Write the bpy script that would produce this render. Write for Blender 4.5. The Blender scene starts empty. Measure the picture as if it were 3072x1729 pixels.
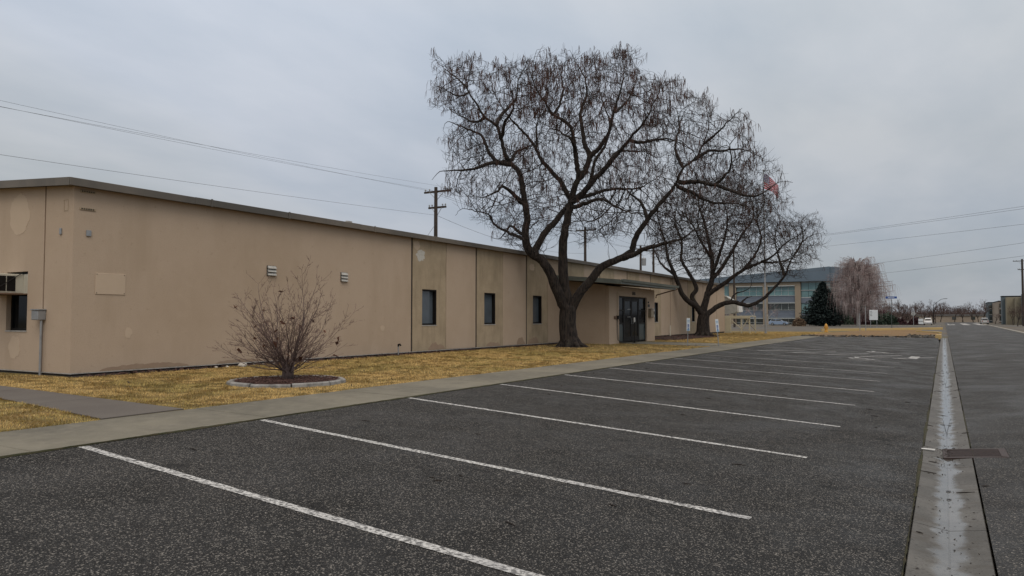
import bpy, bmesh, math, random
import numpy as np
from mathutils import Vector, Matrix, noise as mnoise
R = math.radians
scene = bpy.context.scene
COL = scene.collection
random.seed(7)

# ------------------------------------------------------------------ camera
cam_d = bpy.data.cameras.new('camera')
cam_d.sensor_width = 36.0
cam_d.lens = 25.99
cam_d.clip_start = 0.05
cam_d.clip_end = 6000
cam = bpy.data.objects.new('camera', cam_d)
COL.objects.link(cam)
cam.location = (0, 0, 1.25)
cam.rotation_euler = (R(90 + 2.34), 0, R(29.588))
scene.camera = cam

# ------------------------------------------------------------------ sky
SUN_EL, SUN_AZ = 52.0, 140.0     # azimuth clockwise from +Y
world = bpy.data.worlds.new('World')
scene.world = world
world.use_nodes = True
wt = world.node_tree
wt.nodes.clear()
def wn(t, **k):
    n = wt.nodes.new(t)
    for a, b in k.items(): setattr(n, a, b)
    return n
wl = wt.links.new
wout = wn('ShaderNodeOutputWorld')
wbg = wn('ShaderNodeBackground')
wbg.inputs['Strength'].default_value = 0.1
wl(wbg.outputs[0], wout.inputs[0])
sky = wn('ShaderNodeTexSky', sky_type='NISHITA', sun_disc=False)
sky.sun_elevation = R(SUN_EL)
sky.sun_rotation = R(SUN_AZ)
tc = wn('ShaderNodeTexCoord')
sep = wn('ShaderNodeSeparateXYZ')
wl(tc.outputs['Generated'], sep.inputs[0])
def wm(op, a, b=None, clamp=False):
    n = wn('ShaderNodeMath', operation=op, use_clamp=clamp)
    for i, v in enumerate((a, b)):
        if v is None: continue
        if isinstance(v, (int, float)): n.inputs[i].default_value = v
        else: wl(v, n.inputs[i])
    return n.outputs[0]
zc = wm('MAXIMUM', sep.outputs[2], 0.0)
den = wm('ADD', zc, 0.16)
cx = wm('DIVIDE', sep.outputs[0], den)
cy = wm('DIVIDE', sep.outputs[1], den)
comb = wn('ShaderNodeCombineXYZ')
wl(cx, comb.inputs[0]); wl(cy, comb.inputs[1])
def wnoise(scale, detail, rough, off):
    mp = wn('ShaderNodeMapping')
    mp.inputs['Location'].default_value = off
    mp.inputs['Scale'].default_value = (1.0, 0.55, 1.0)
    mp.inputs['Rotation'].default_value = (0, 0, R(-25))
    wl(comb.outputs[0], mp.inputs[0])
    n = wn('ShaderNodeTexNoise')
    n.inputs['Scale'].default_value = scale
    n.inputs['Detail'].default_value = detail
    n.inputs['Roughness'].default_value = rough
    wl(mp.outputs[0], n.inputs['Vector'])
    return n.outputs[0]
n1 = wnoise(0.75, 5, 0.5, (9.1, 4.4, 0))
n2 = wnoise(2.6, 6, 0.55, (0.4, 5.2, 0))
mixn = wm('ADD', wm('MULTIPLY', n1, 0.66), wm('MULTIPLY', n2, 0.34))
ramp = wn('ShaderNodeValToRGB')
ramp.color_ramp.elements[0].position = 0.40
ramp.color_ramp.elements[0].color = (4.30, 4.85, 5.65, 1)
ramp.color_ramp.elements[1].position = 0.60
ramp.color_ramp.elements[1].color = (5.55, 5.92, 6.60, 1)
wl(mixn, ramp.inputs[0])
n3 = wnoise(0.42, 3, 0.5, (7.7, 2.1, 0))
gt_ = wn('ShaderNodeMapRange'); gt_.inputs[1].default_value = 0.40; gt_.inputs[2].default_value = 0.60
wl(n3, gt_.inputs[0])
grey = wn('ShaderNodeMix', data_type='RGBA', blend_type='MULTIPLY')
wl(gt_.outputs[0], grey.inputs[0]); wl(ramp.outputs[0], grey.inputs[6]); grey.inputs[7].default_value = (1.0, 0.97, 0.90, 1)
# overcast luminance: three times brighter overhead than at the horizon
lum = wm('ADD', wm('MULTIPLY', zc, 1.35), 0.84)
vm = wn('ShaderNodeVectorMath', operation='SCALE')
tint = wn('ShaderNodeMix', data_type='RGBA')      # blue-grey blends to warm white, added above the view to warm the light
wl(wm('MULTIPLY', wm('SUBTRACT', zc, 0.38), 1.7, True), tint.inputs[0]); wl(grey.outputs[2], tint.inputs[6]); tint.inputs[7].default_value = (6.9, 6.1, 5.3, 1)
wl(tint.outputs[2], vm.inputs[0]); wl(lum, vm.inputs['Scale'])
mx = wn('ShaderNodeMix', data_type='RGBA')
mx.inputs[0].default_value = 0.94
wl(sky.outputs[0], mx.inputs[6]); wl(vm.outputs[0], mx.inputs[7])
wl(mx.outputs[2], wbg.inputs[0])

sun_d = bpy.data.lights.new('sun', 'SUN')
sun_d.energy = 1.2
sun_d.angle = R(35)
sun_d.color = (1.0, 0.94, 0.86)
sun = bpy.data.objects.new('sun', sun_d)
COL.objects.link(sun)
az, el = R(SUN_AZ), R(SUN_EL)
to_sun = Vector((math.sin(az) * math.cos(el), math.cos(az) * math.cos(el), math.sin(el)))
sun.rotation_euler = to_sun.to_track_quat('Z', 'Y').to_euler()
sun.location = (0, 0, 60)
vs = scene.view_settings
vs.view_transform = 'Standard'; vs.look = 'None'; vs.exposure = -0.17; vs.gamma = 1.0
vs.use_curve_mapping = False
scene.render.film_transparent = False

# ------------------------------------------------------------------ material helper
def mat(name, col, rough=0.8, spec=0.4, metal=0.0, layers=(), bump=None, coat=0.0, rough_layer=None, attr=None, trans=0.0):
    """layers: (kind, scale, detail, lo, hi, colour, fac, stretch) mixed over col in order"""
    m = bpy.data.materials.new(name)
    m.use_nodes = True
    t = m.node_tree
    b = t.nodes['Principled BSDF']
    b.inputs['Roughness'].default_value = rough
    b.inputs['Specular IOR Level'].default_value = spec
    b.inputs['Metallic'].default_value = metal
    b.inputs['Coat Weight'].default_value = coat
    b.inputs['Transmission Weight'].default_value = trans
    b.inputs['Base Color'].default_value = (*col, 1)
    def N(tp, **k):
        n = t.nodes.new(tp)
        for a, c in k.items(): setattr(n, a, c)
        return n
    lk = t.links.new
    tco = N('ShaderNodeTexCoord')
    def tex(kind, scale, detail, stretch):
        src = tco.outputs['Object']
        if stretch:
            mp = N('ShaderNodeMapping'); mp.inputs['Scale'].default_value = stretch
            lk(src, mp.inputs[0]); src = mp.outputs[0]
        if kind == 'noise':
            n = N('ShaderNodeTexNoise'); n.inputs['Detail'].default_value = detail
            n.inputs['Roughness'].default_value = 0.6
            o = n.outputs[0]
        elif kind == 'vor':
            n = N('ShaderNodeTexVoronoi'); o = n.outputs['Distance']
        elif kind == 'cell':
            n = N('ShaderNodeTexVoronoi')
            s = N('ShaderNodeSeparateColor'); lk(n.outputs['Color'], s.inputs[0]); o = s.outputs[0]
        elif kind == 'cellg':
            n = N('ShaderNodeTexVoronoi')
            s = N('ShaderNodeSeparateColor'); lk(n.outputs['Color'], s.inputs[0]); o = s.outputs[1]
        elif kind == 'wave':
            n = N('ShaderNodeTexWave'); n.inputs['Distortion'].default_value = detail
            o = n.outputs['Fac']
        n.inputs['Scale'].default_value = scale
        lk(src, n.inputs['Vector'])
        return o
    def ranged(o, lo, hi, fac):
        r = N('ShaderNodeMapRange'); r.inputs[1].default_value = lo; r.inputs[2].default_value = hi
        r.inputs[4].default_value = fac
        lk(o, r.inputs[0]); return r.outputs[0]
    cur = None
    if attr:
        a = N('ShaderNodeAttribute', attribute_name=attr)
        cur = a.outputs['Color']
    for L in layers:
        kind, scale, detail, lo, hi, c2, fac = L[:7]
        st = L[7] if len(L) > 7 else None
        f = ranged(tex(kind, scale, detail, st), lo, hi, fac)
        x = N('ShaderNodeMix', data_type='RGBA')
        lk(f, x.inputs[0])
        if cur is None: x.inputs[6].default_value = (*col, 1)
        else: lk(cur, x.inputs[6])
        x.inputs[7].default_value = (*c2, 1)
        cur = x.outputs[2]
    if cur is not None: lk(cur, b.inputs['Base Color'])
    if rough_layer:
        kind, scale, detail, lo, hi, r0, r1 = rough_layer[:7]
        r = N('ShaderNodeMapRange'); r.inputs[1].default_value = lo; r.inputs[2].default_value = hi
        r.inputs[3].default_value = r0; r.inputs[4].default_value = r1
        lk(tex(kind, scale, detail, rough_layer[7] if len(rough_layer) > 7 else None), r.inputs[0])
        lk(r.outputs[0], b.inputs['Roughness'])
    if bump:
        prev = None
        bl = bump if isinstance(bump, list) else [bump]
        for bb in bl:
            kind, scale, detail, strength, dist = bb[:5]
            bn = N('ShaderNodeBump'); bn.inputs['Strength'].default_value = strength
            bn.inputs['Distance'].default_value = dist
            lk(tex(kind, scale, detail, bb[5] if len(bb) > 5 else None), bn.inputs['Height'])
            if prev: lk(prev, bn.inputs['Normal'])
            prev = bn.outputs[0]
        lk(prev, b.inputs['Normal'])
    return m

# ------------------------------------------------------------------ geometry helper
class G:
    def __init__(s): s.v = []; s.f = []
    def add(s, vs, fs):
        o = len(s.v); s.v += [tuple(v) for v in vs]; s.f += [tuple(i + o for i in f) for f in fs]; return s
    def box(s, x0, x1, y0, y1, z0, z1):
        return s.add([(x0,y0,z0),(x1,y0,z0),(x1,y1,z0),(x0,y1,z0),(x0,y0,z1),(x1,y0,z1),(x1,y1,z1),(x0,y1,z1)],
                     [(0,3,2,1),(4,5,6,7),(0,1,5,4),(1,2,6,5),(2,3,7,6),(3,0,4,7)])
    def cbox(s, x0, x1, y0, y1, z0, z1, c=0.01):
        """box with chamfered edges"""
        bm = bmesh.new()
        bmesh.ops.create_cube(bm, size=1)
        for v in bm.verts:
            v.co = Vector(((x0+x1)/2 + v.co.x*(x1-x0), (y0+y1)/2 + v.co.y*(y1-y0), (z0+z1)/2 + v.co.z*(z1-z0)))
        bmesh.ops.bevel(bm, geom=bm.edges[:], offset=c, segments=1, affect='EDGES')
        bm.verts.index_update()
        s.add([v.co[:] for v in bm.verts], [[v.index for v in f.verts] for f in bm.faces]); bm.free(); return s
    def prism(s, poly, axis, a, b):
        """poly of 2D points extruded along axis x|y|z from a to b"""
        n = len(poly)
        def P(p, t):
            return {'x': (t, p[0], p[1]), 'y': (p[0], t, p[1]), 'z': (p[0], p[1], t)}[axis]
        vs = [P(p, a) for p in poly] + [P(p, b) for p in poly]
        fs = [tuple(range(n))[::-1], tuple(range(n, 2*n))] + [(i, (i+1) % n, n+(i+1) % n, n+i) for i in range(n)]
        return s.add(vs, fs)
    def tube(s, pts, rad, n=8, cap=True):
        pts = [Vector(p) for p in pts]; m = len(pts)
        if not hasattr(rad, '__len__'): rad = [rad]*m
        o = len(s.v); up = None
        for i, p in enumerate(pts):
            t = (pts[min(i+1, m-1)] - pts[max(i-1, 0)])
            if t.length < 1e-9: t = Vector((0,0,1))
            t.normalize()
            if up is None:
                up = t.cross(Vector((0.31, 0.87, 0.11)))
                if up.length < 1e-3: up = t.cross(Vector((1,0,0)))
            else:
                up = up - t*up.dot(t)
                if up.length < 1e-4: up = t.orthogonal()
            up.normalize(); w = t.cross(up)
            for k in range(n):
                a = 2*math.pi*k/n
                s.v.append((p + (up*math.cos(a) + w*math.sin(a))*rad[i])[:])
        for i in range(m-1):
            for k in range(n):
                a = o+i*n+k; b = o+i*n+(k+1) % n
                s.f.append((a, b, b+n, a+n))
        if cap:
            s.f.append(tuple(o+k for k in range(n))[::-1]); s.f.append(tuple(o+(m-1)*n+k for k in range(n)))
        return s
    def lathe(s, prof, n=16, c=(0,0,0)):
        """prof (r,z) bottom to top"""
        return s.tube([(c[0], c[1], c[2]+z+1e-6*i) for i, (r, z) in enumerate(prof)], [max(r, 1e-4) for r, z in prof], n)
    def disc(s, cx, cy, z, r, n=24, axis='z'):
        vs = []
        for k in range(n):
            a = 2*math.pi*k/n; p, q = r*math.cos(a), r*math.sin(a)
            vs.append({'z': (cx+p, cy+q, z)}[axis])
        return s.add(vs, [tuple(range(n))])
    def xform(s, M):
        s.v = [tuple(M @ Vector(v)) for v in s.v]; return s
    def mesh(s, name, m, off=(0,0,0), smooth=False):
        me = bpy.data.meshes.new(name)
        me.from_pydata([(v[0]-off[0], v[1]-off[1], v[2]-off[2]) for v in s.v], [], s.f)
        bm = bmesh.new(); bm.from_mesh(me)
        bmesh.ops.recalc_face_normals(bm, faces=bm.faces[:]) if len(s.f) < 40000 else None
        bm.to_mesh(me); bm.free()
        if m: me.materials.append(m)
        if smooth: me.polygons.foreach_set('use_smooth', [True]*len(me.polygons))
        return me
    def build(s, name, m, parent=None, smooth=False, world=True, loc=None):
        """world: coordinates are world ones, shifted to the parent's (or loc's) origin"""
        off = (0,0,0)
        if world:
            if parent is not None: off = origin(parent)
            elif loc is not None: off = loc
        o = bpy.data.objects.new(name, s.mesh(name, m, off, smooth))
        COL.objects.link(o)
        if parent is not None: o.parent = parent
        elif loc is not None: o.location = loc
        return o
def origin(o):
    v = Vector((0,0,0))
    while o is not None:
        v += o.location; o = o.parent
    return v
def tag(o, label=None, cat=None, group=None, kind=None):
    if label: o['label'] = label
    if cat: o['category'] = cat
    if group: o['group'] = group
    if kind: o['kind'] = kind
    return o
def thing(name, loc, label, cat, group=None, rz=0.0):
    o = bpy.data.objects.new(name, None)
    o.empty_display_size = 0.3
    COL.objects.link(o); o.location = loc; o.rotation_euler = (0, 0, rz)
    return tag(o, label, cat, group)
def dup(o, parent=None):
    c = o.copy(); COL.objects.link(c)
    if parent is not None: c.parent = parent
    for ch in list(o.children): dup(ch, c)
    return c
def text_mesh(name, body, size, m, parent, loc, rot, depth=0.01, align='CENTER'):
    cu = bpy.data.curves.new(name, 'FONT'); cu.body = body; cu.size = size; cu.extrude = depth
    cu.align_x = align
    t = bpy.data.objects.new(name, cu); COL.objects.link(t)
    me = bpy.data.meshes.new_from_object(t.evaluated_get(bpy.context.evaluated_depsgraph_get()))
    bpy.data.objects.remove(t)
    me.materials.append(m)
    o = bpy.data.objects.new(name, me); COL.objects.link(o); o.parent = parent
    o.location = Vector(loc) - origin(parent); o.rotation_euler = rot
    return o
def sk(y): return 0.012*(y - 5.0)       # the street runs slightly askew to the building
def fnoise(x, y, s=1.0, seed=0.0):
    return mnoise.noise(Vector((x*s + seed, y*s - seed*0.7, seed*1.3)))

# ------------------------------------------------------------------ materials
ASPH = [('noise', 0.30, 5, 0.35, 0.68, (0.0095, 0.0095, 0.0095), 0.8), ('noise', 0.5, 4, 0.50, 0.68, (0.017, 0.017, 0.017), 0.5, (2.4, 0.14, 1)),
        ('cell', 105, 0, 0.62, 0.88, (0.020, 0.020, 0.0205), 1.0), ('cellg', 105, 0, 0.86, 0.93, (0.23, 0.215, 0.195), 0.95), ('cell', 210, 0, 0.82, 0.94, (0.10, 0.096, 0.09), 0.8),
        ('noise', 0.8, 5, 0.57, 0.72, (0.032, 0.026, 0.021), 0.3), ('vor', 0.31, 0, 0.11, 0.03, (0.005, 0.005, 0.005), 0.6), ('noise', 2.6, 5, 0.60, 0.70, (0.005, 0.005, 0.005), 0.7)]
M_asph = mat('wet_asphalt', (0.0048, 0.0048, 0.0048), spec=0.20, layers=ASPH,
             bump=[('vor', 105, 0, 1.0, 0.008), ('noise', 2.2, 3, 0.25, 0.03)],
             rough_layer=('noise', 1.1, 5, 0.35, 0.7, 0.48, 0.82))
M_road = mat('road_asphalt', (0.012, 0.012, 0.012), spec=0.27,
             layers=[('noise', 0.25, 4, 0.35, 0.7, (0.024, 0.023, 0.022), 0.7), ('cell', 90, 0, 0.55, 0.88, (0.052, 0.050, 0.048), 0.95),
                     ('cellg', 90, 0, 0.88, 0.95, (0.19, 0.175, 0.155), 0.9), ('noise', 1.1, 5, 0.58, 0.70, (0.010, 0.010, 0.010), 0.5)],
             bump=('vor', 90, 0, 0.9, 0.008), rough_layer=('noise', 0.8, 4, 0.35, 0.7, 0.5, 0.8))
M_paint = mat('line_paint', (0.54, 0.54, 0.53), 0.7,
              layers=[('noise', 30, 5, 0.46, 0.57, (0.07, 0.07, 0.07), 0.92), ('cell', 95, 0, 0.80, 0.9, (0.16, 0.16, 0.16), 0.7), ('noise', 0.6, 3, 0.5, 0.7, (0.30, 0.30, 0.31), 0.5)],
              bump=('vor', 95, 0, 0.7, 0.005))
M_paint_worn = mat('worn_line_paint', (0.50, 0.49, 0.47), 0.7,
              layers=[('noise', 30, 4, 0.48, 0.64, (0.06, 0.06, 0.06), 0.9), ('noise', 0.5, 3, 0.45, 0.65, (0.09, 0.09, 0.09), 0.8)])
M_conc = mat('sidewalk_concrete', (0.172, 0.158, 0.122), 0.85,
             layers=[('noise', 0.45, 6, 0.38, 0.62, (0.105, 0.098, 0.078), 0.95), ('noise', 2.5, 5, 0.55, 0.7, (0.11, 0.10, 0.082), 0.7), ('noise', 6, 6, 0.45, 0.75, (0.205, 0.188, 0.15), 0.6), ('noise', 60, 3, 0.6, 0.75, (0.10, 0.10, 0.09), 0.5)],
             bump=('noise', 120, 4, 0.35, 0.004))
M_path = mat('path_asphalt_concrete', (0.095, 0.083, 0.074), 0.85,
             layers=[('noise', 1.2, 5, 0.4, 0.7, (0.125, 0.112, 0.098), 0.7), ('noise', 70, 3, 0.55, 0.75, (0.05, 0.05, 0.05), 0.5)],
             bump=('noise', 110, 4, 0.5, 0.004))
M_gutter = mat('gutter_concrete', (0.112, 0.107, 0.098), 0.6,
               layers=[('noise', 1.4, 6, 0.40, 0.62, (0.065, 0.062, 0.056), 0.85), ('noise', 38, 4, 0.54, 0.66, (0.035, 0.032, 0.028), 0.8), ('noise', 5, 5, 0.52, 0.66, (0.06, 0.052, 0.042), 0.7, (.35, 1.6, 1)), ('noise', 14, 4, 0.62, 0.75, (0.16, 0.152, 0.14), 0.5)],
               bump=('noise', 90, 4, 0.4, 0.004), rough_layer=('noise', 1.5, 4, 0.4, 0.65, 0.35, 0.7))
def wet_gutter(m):
    # wetness fades outwards from the valley line (mesh attribute), broken up by noise
    t = m.node_tree; b = t.nodes['Principled BSDF']; lk = t.links.new
    a = t.nodes.new('ShaderNodeAttribute'); a.attribute_name = 'wet'
    n = t.nodes.new('ShaderNodeTexNoise'); n.inputs['Scale'].default_value = 3.5; n.inputs['Detail'].default_value = 5
    tc_ = t.nodes.new('ShaderNodeTexCoord'); lk(tc_.outputs['Object'], n.inputs['Vector'])
    ad = t.nodes.new('ShaderNodeMath'); ad.operation = 'ADD'; lk(a.outputs['Fac'], ad.inputs[0])
    mr = t.nodes.new('ShaderNodeMapRange'); mr.inputs[1].default_value = .3; mr.inputs[2].default_value = .7; mr.inputs[3].default_value = -.28; mr.inputs[4].default_value = .28
    lk(n.outputs[0], mr.inputs[0]); lk(mr.outputs[0], ad.inputs[1])
    w = t.nodes.new('ShaderNodeMapRange'); w.interpolation_type = 'SMOOTHSTEP'; w.inputs[1].default_value = .30; w.inputs[2].default_value = .80
    lk(ad.outputs[0], w.inputs[0])
    src = b.inputs['Base Color'].links[0].from_socket
    mx_ = t.nodes.new('ShaderNodeMix'); mx_.data_type = 'RGBA'; mx_.blend_type = 'MULTIPLY'; lk(w.outputs[0], mx_.inputs[0]); lk(src, mx_.inputs[6]); mx_.inputs[7].default_value = (1, .98, .95, 1)
    lk(mx_.outputs[2], b.inputs['Base Color'])
    r = t.nodes.new('ShaderNodeMapRange'); lk(w.outputs[0], r.inputs[0]); r.inputs[3].default_value = .62; r.inputs[4].default_value = .09
    lk(r.outputs[0], b.inputs['Roughness'])
    r3 = t.nodes.new('ShaderNodeMapRange'); lk(w.outputs[0], r3.inputs[0]); r3.inputs[3].default_value = .35; r3.inputs[4].default_value = .95
    lk(r3.outputs[0], b.inputs['Specular IOR Level'])
    bn = [q for q in t.nodes if q.type == 'BUMP'][0]
    r2 = t.nodes.new('ShaderNodeMapRange'); lk(w.outputs[0], r2.inputs[0]); r2.inputs[3].default_value = .4; r2.inputs[4].default_value = .03
    lk(r2.outputs[0], bn.inputs['Strength'])
wet_gutter(M_gutter)
M_water = mat('gutter_water', (0.075, 0.075, 0.072), 0.05, spec=0.9, bump=('noise', 14, 3, 0.04, 0.01))
M_moss = mat('moss', (0.032, 0.034, 0.013), 0.95, layers=[('noise', 9, 4, 0.4, 0.65, (0.055, 0.043, 0.022), 0.8)], bump=('noise', 60, 4, 1.0, 0.02))
M_lawnsoil = mat('lawn_thatch', (0.20, 0.135, 0.045), 0.95,
                 layers=[('noise', 0.7, 5, 0.40, 0.62, (0.14, 0.115, 0.032), 0.8), ('noise', 22, 5, 0.45, 0.7, (0.09, 0.06, 0.025), 0.75)], bump=('noise', 35, 5, 0.9, 0.03))
M_grass = mat('dry_grass_blades', (0.3, 0.2, 0.07), 0.85, spec=0.2, attr='Col')
M_soil = mat('mulch_soil', (0.022, 0.016, 0.013), 0.95, layers=[('noise', 18, 5, 0.45, 0.7, (0.055, 0.036, 0.026), 0.8)], bump=('noise', 25, 5, 1.0, 0.05))
M_bark_chip = mat('bark_chips', (0.045, 0.022, 0.018), 0.9, layers=[('cell', 30, 0, 0.4, 0.9, (0.11, 0.055, 0.045), 0.8)])
M_ground = mat('gravelly_ground', (0.105, 0.098, 0.09), 0.95,
               layers=[('noise', 0.05, 5, 0.45, 0.6, (0.13, 0.10, 0.06), 0.8), ('noise', 0.6, 5, 0.45, 0.65, (0.06, 0.056, 0.05), 0.8), ('noise', 0.12, 4, 0.58, 0.68, (0.055, 0.07, 0.03), 0.6)],
               bump=('noise', 5, 4, 0.6, 0.08))
# ------------------------------------------------------------------ terrain levels
def sstep(a, b, x):
    t = min(1.0, max(0.0, (x-a)/(b-a))); return t*t*(3-2*t)
def z_lawn(x, y):
    z = -0.07*min(1.0, max(0.0, (x+16)/6.6))
    return z + (-0.40 - z)*sstep(58, 96, y)
def z_lot(x, y):
    return -0.10 - 0.0543*min(7.65, max(0.0, x - sk(y) + 7.85))
def road_right(y): return 6.0 + 0.025*y
def z_road(x, y):
    a, b = 0.33 + sk(y), road_right(y)
    t = min(1, max(0, (x-a)/(b-a))); k = sstep(50, 100, y)
    return (-0.505 + 0.14*4*t*(1-t))*(1-k) + (-0.405 + 0.05*4*t*(1-t))*k
LOT_FAR = lambda x: 59.2 + max(0.0, (x+7.2))/7.7*18.3
KERB_Y = lambda x: 104 + max(0.0, x+10.6)/11.8*24
def grid_sheet(name, m, us, vs, fn, kind='structure', parent=None, keep=None):
    g = G(); nu, nv = len(us), len(vs)
    g.v = [fn(u, v) for v in vs for u in us]
    for j in range(nv-1):
        for i in range(nu-1):
            if keep and not keep((us[i]+us[i+1])/2, (vs[j]+vs[j+1])/2): continue
            g.f.append((j*nu+i, j*nu+i+1, (j+1)*nu+i+1, (j+1)*nu+i))
    o = g.build(name, m, parent)
    if parent is None: tag(o, kind=kind)
    return o
def lin(a, b, n): return [a + (b-a)*i/n for i in range(n+1)]

def gz(x, y):
    low = -8.6 < x < road_right(y)+0.2 and y < 79
    if low and y < LOT_FAR(x) + 0.5: return -0.95
    if x <= -8.6 and y < 96: return z_lawn(x, y) - 0.06
    return -0.43
gx = [-3000, -800, -250, -120, -60, -30, -20, -16, -12, -9.0, -8.59, -6, -3, 0, 3, 6.3, 7.2, 8.5, 10, 15, 30, 80, 250, 800, 3000]
gy = [-600, -100, -20, 0, 20, 40, 55, 59.4, 62, 66, 70, 74, 79.1, 85, 90, 96, 110, 150, 250, 500, 1200, 3500]
tag(grid_sheet('ground', M_ground, gx, gy, lambda x, y: (x, y, gz(x, y))), 'grey gravelly open ground reaching to the horizon', 'ground')

# parking lot, road
us = lin(-7.86, -0.22, 14)
vs_ = lin(-14, 59, 40)
g = G()
rows = []
for y in vs_: rows.append([(u+sk(y), y, z_lot(u+sk(y), y)) for u in us])
for t in (0.35, 0.7, 1.0):
    rows.append([(u+sk(59), 59+(LOT_FAR(u+sk(59))-59)*t, z_lot(u+sk(59), 59)) for u in us])
nu = len(us)
g.v = [p for r in rows for p in r]
g.f = [(j*nu+i, j*nu+i+1, (j+1)*nu+i+1, (j+1)*nu+i) for j in range(len(rows)-1) for i in range(nu-1)]
lot = tag(g.build('parking_lot', M_asph), 'dark wet asphalt parking lot with white stall lines', 'parking lot', kind='structure')
ry = sorted(lin(-14, 100, 40) + lin(110, 330, 16) + [11.025, 11.03, 11.77, 11.775])
g = G(); nu = 9
for y in ry:
    a, b = 0.345+sk(y), road_right(y)
    if 11.028 < y < 11.772: a = 0.805        # cut out for the drain grate
    for i in range(nu):
        x = a+(b-a)*i/(nu-1); g.v.append((x, y, z_road(x, y)))
g.f = [(j*nu+i, j*nu+i+1, (j+1)*nu+i+1, (j+1)*nu+i) for j in range(len(ry)-1) for i in range(nu-1)]
road = tag(g.build('road', M_road), 'wide grey asphalt street running straight into the distance', 'road', kind='structure')

# stall lines and accessible bay markings (parts of the lot)
def strip(g, p, q, w, dz=0.004, seg=8, jit=0.006):
    p, q = Vector(p), Vector(q); d = (q-p).normalized(); n = Vector((-d.y, d.x))
    o = len(g.v)
    for i in range(seg+1):
        c = p + (q-p)*(i/seg)
        for s in (-1, 1):
            k = c + n*s*(w/2 + random.uniform(-jit, jit)); g.v.append((k.x, k.y, z_lot(k.x, k.y)+dz))
    g.f += [(o+2*i, o+2*i+2, o+2*i+3, o+2*i+1) for i in range(seg)]
STALLS = [(4.59, 4.20), (6.96, 6.52), (10.1, 9.68), (13.1, 12.68), (16.05, 15.88), (18.8, 19.1), (21.6, 22.25), (24.4, 25.5), (27.4, 28.8), (30.2, 32.0),
          (40.0, 43.4), (43.0, 46.7), (46.0, 50.0), (49.0, 53.6), (52.0, 57.4), (55.0, 61.5)]
for i, (y, y2) in enumerate(STALLS):
    g = G(); b = -1.42 + random.uniform(-.05, .05)
    strip(g, (-7.80+sk(y), y), (b+sk(y2), y2), 0.10 if i < 6 else .09, seg=40, jit=0.006)
    g.build('stall_line', M_paint if i < 8 else M_paint_worn, lot)
for y, y2 in ((33.0, 35.1), (36.6, 39.6)):
    g = G(); strip(g, (-7.6+sk(y), y), (-1.3+sk(y), y2), 0.10, seg=20); g.build('stall_line', M_paint_worn, lot)
for k in range(5):
    x = -7.0 + k*1.3; ya = 33.2+k*.4
    g = G(); strip(g, (x+sk(36), ya), (x+1.5+sk(36), ya+3.3), 0.12); g.build('hatch_line', M_paint, lot)
def wheelchair(c, s):
    g = G()
    def T(u, v): return (c[0]+u*s, c[1]+v*s)
    a = [(0.25+0.26*math.cos(t), 0.30+0.26*math.sin(t)) for t in lin(R(130), R(395), 12)]
    for p, q in zip(a[:-1], a[1:]): strip(g, T(*p), T(*q), 0.12*s, 0.005, 1, 0)
    for p, q in [((.12, .95), (.16, .45)), ((.16, .48), (.52, .46)), ((.52, .46), (.68, .12)), ((.68, .12), (.82, .16)), ((.14, .72), (.42, .70))]:
        strip(g, T(*p), T(*q), 0.11*s, 0.006, 1, 0)
    hd = [T(.12+.09*math.cos(t), 1.08+.09*math.sin(t)) for t in lin(0, 2*math.pi*11/12, 11)]
    g.add([(p[0], p[1], z_lot(*p)+0.005) for p in hd], [tuple(range(12))])
    return g.build('wheelchair_symbol', M_paint, lot)
wheelchair((-2.9, 32.3), 1.35); wheelchair((-2.7, 38.9), 1.35)
g = G(); strip(g, (-1.15+sk(37), 35.6), (-1.05+sk(37), 37.8), 0.35, seg=6); g.build('painted_block', M_paint, lot)

# sidewalk of concrete slabs
sw = tag(G().box(-9.38, -7.88, -14, 59, -0.4, -0.25).build('sidewalk', M_conc), 'pale concrete sidewalk between the lawn and the lot', 'sidewalk', kind='structure')
sw.hide_render = False
y = -14.0
slab_i = 0
while y < 58.5:
    L_ = 3.02
    y2 = min(y+L_, 59.0)
    a, b = y+0.010, y2-0.010
    dz = random.uniform(-.006, .006)
    g = G()
    def c4(x0, x1, z0, z1, ya, yb): return None
    vs4 = []
    for yy in (a, b):
        for xx, zz in ((-9.40, -0.062), (-7.86, -0.086)):
            vs4.append((xx+sk(yy), yy, zz+dz))
    lo = [(p[0], p[1], p[2]-0.16) for p in vs4]
    ch = 0.012
    top = []
    cxm = sum(p[0] for p in vs4)/4; cym = (a+b)/2
    for p in vs4:
        top.append((p[0]+(ch if p[0] < cxm else -ch), p[1]+(ch if p[1] < cym else -ch), p[2]))
    mid = [(p[0], p[1], p[2]-ch) for p in vs4]
    g.add(top+mid+lo, [(0,1,3,2), (0,4,5,1), (1,5,7,3), (3,7,6,2), (2,6,4,0), (4,8,9,5), (5,9,11,7), (7,11,10,6), (6,10,8,4)])
    g.build('slab', M_conc, sw)
    y = y2

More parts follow.
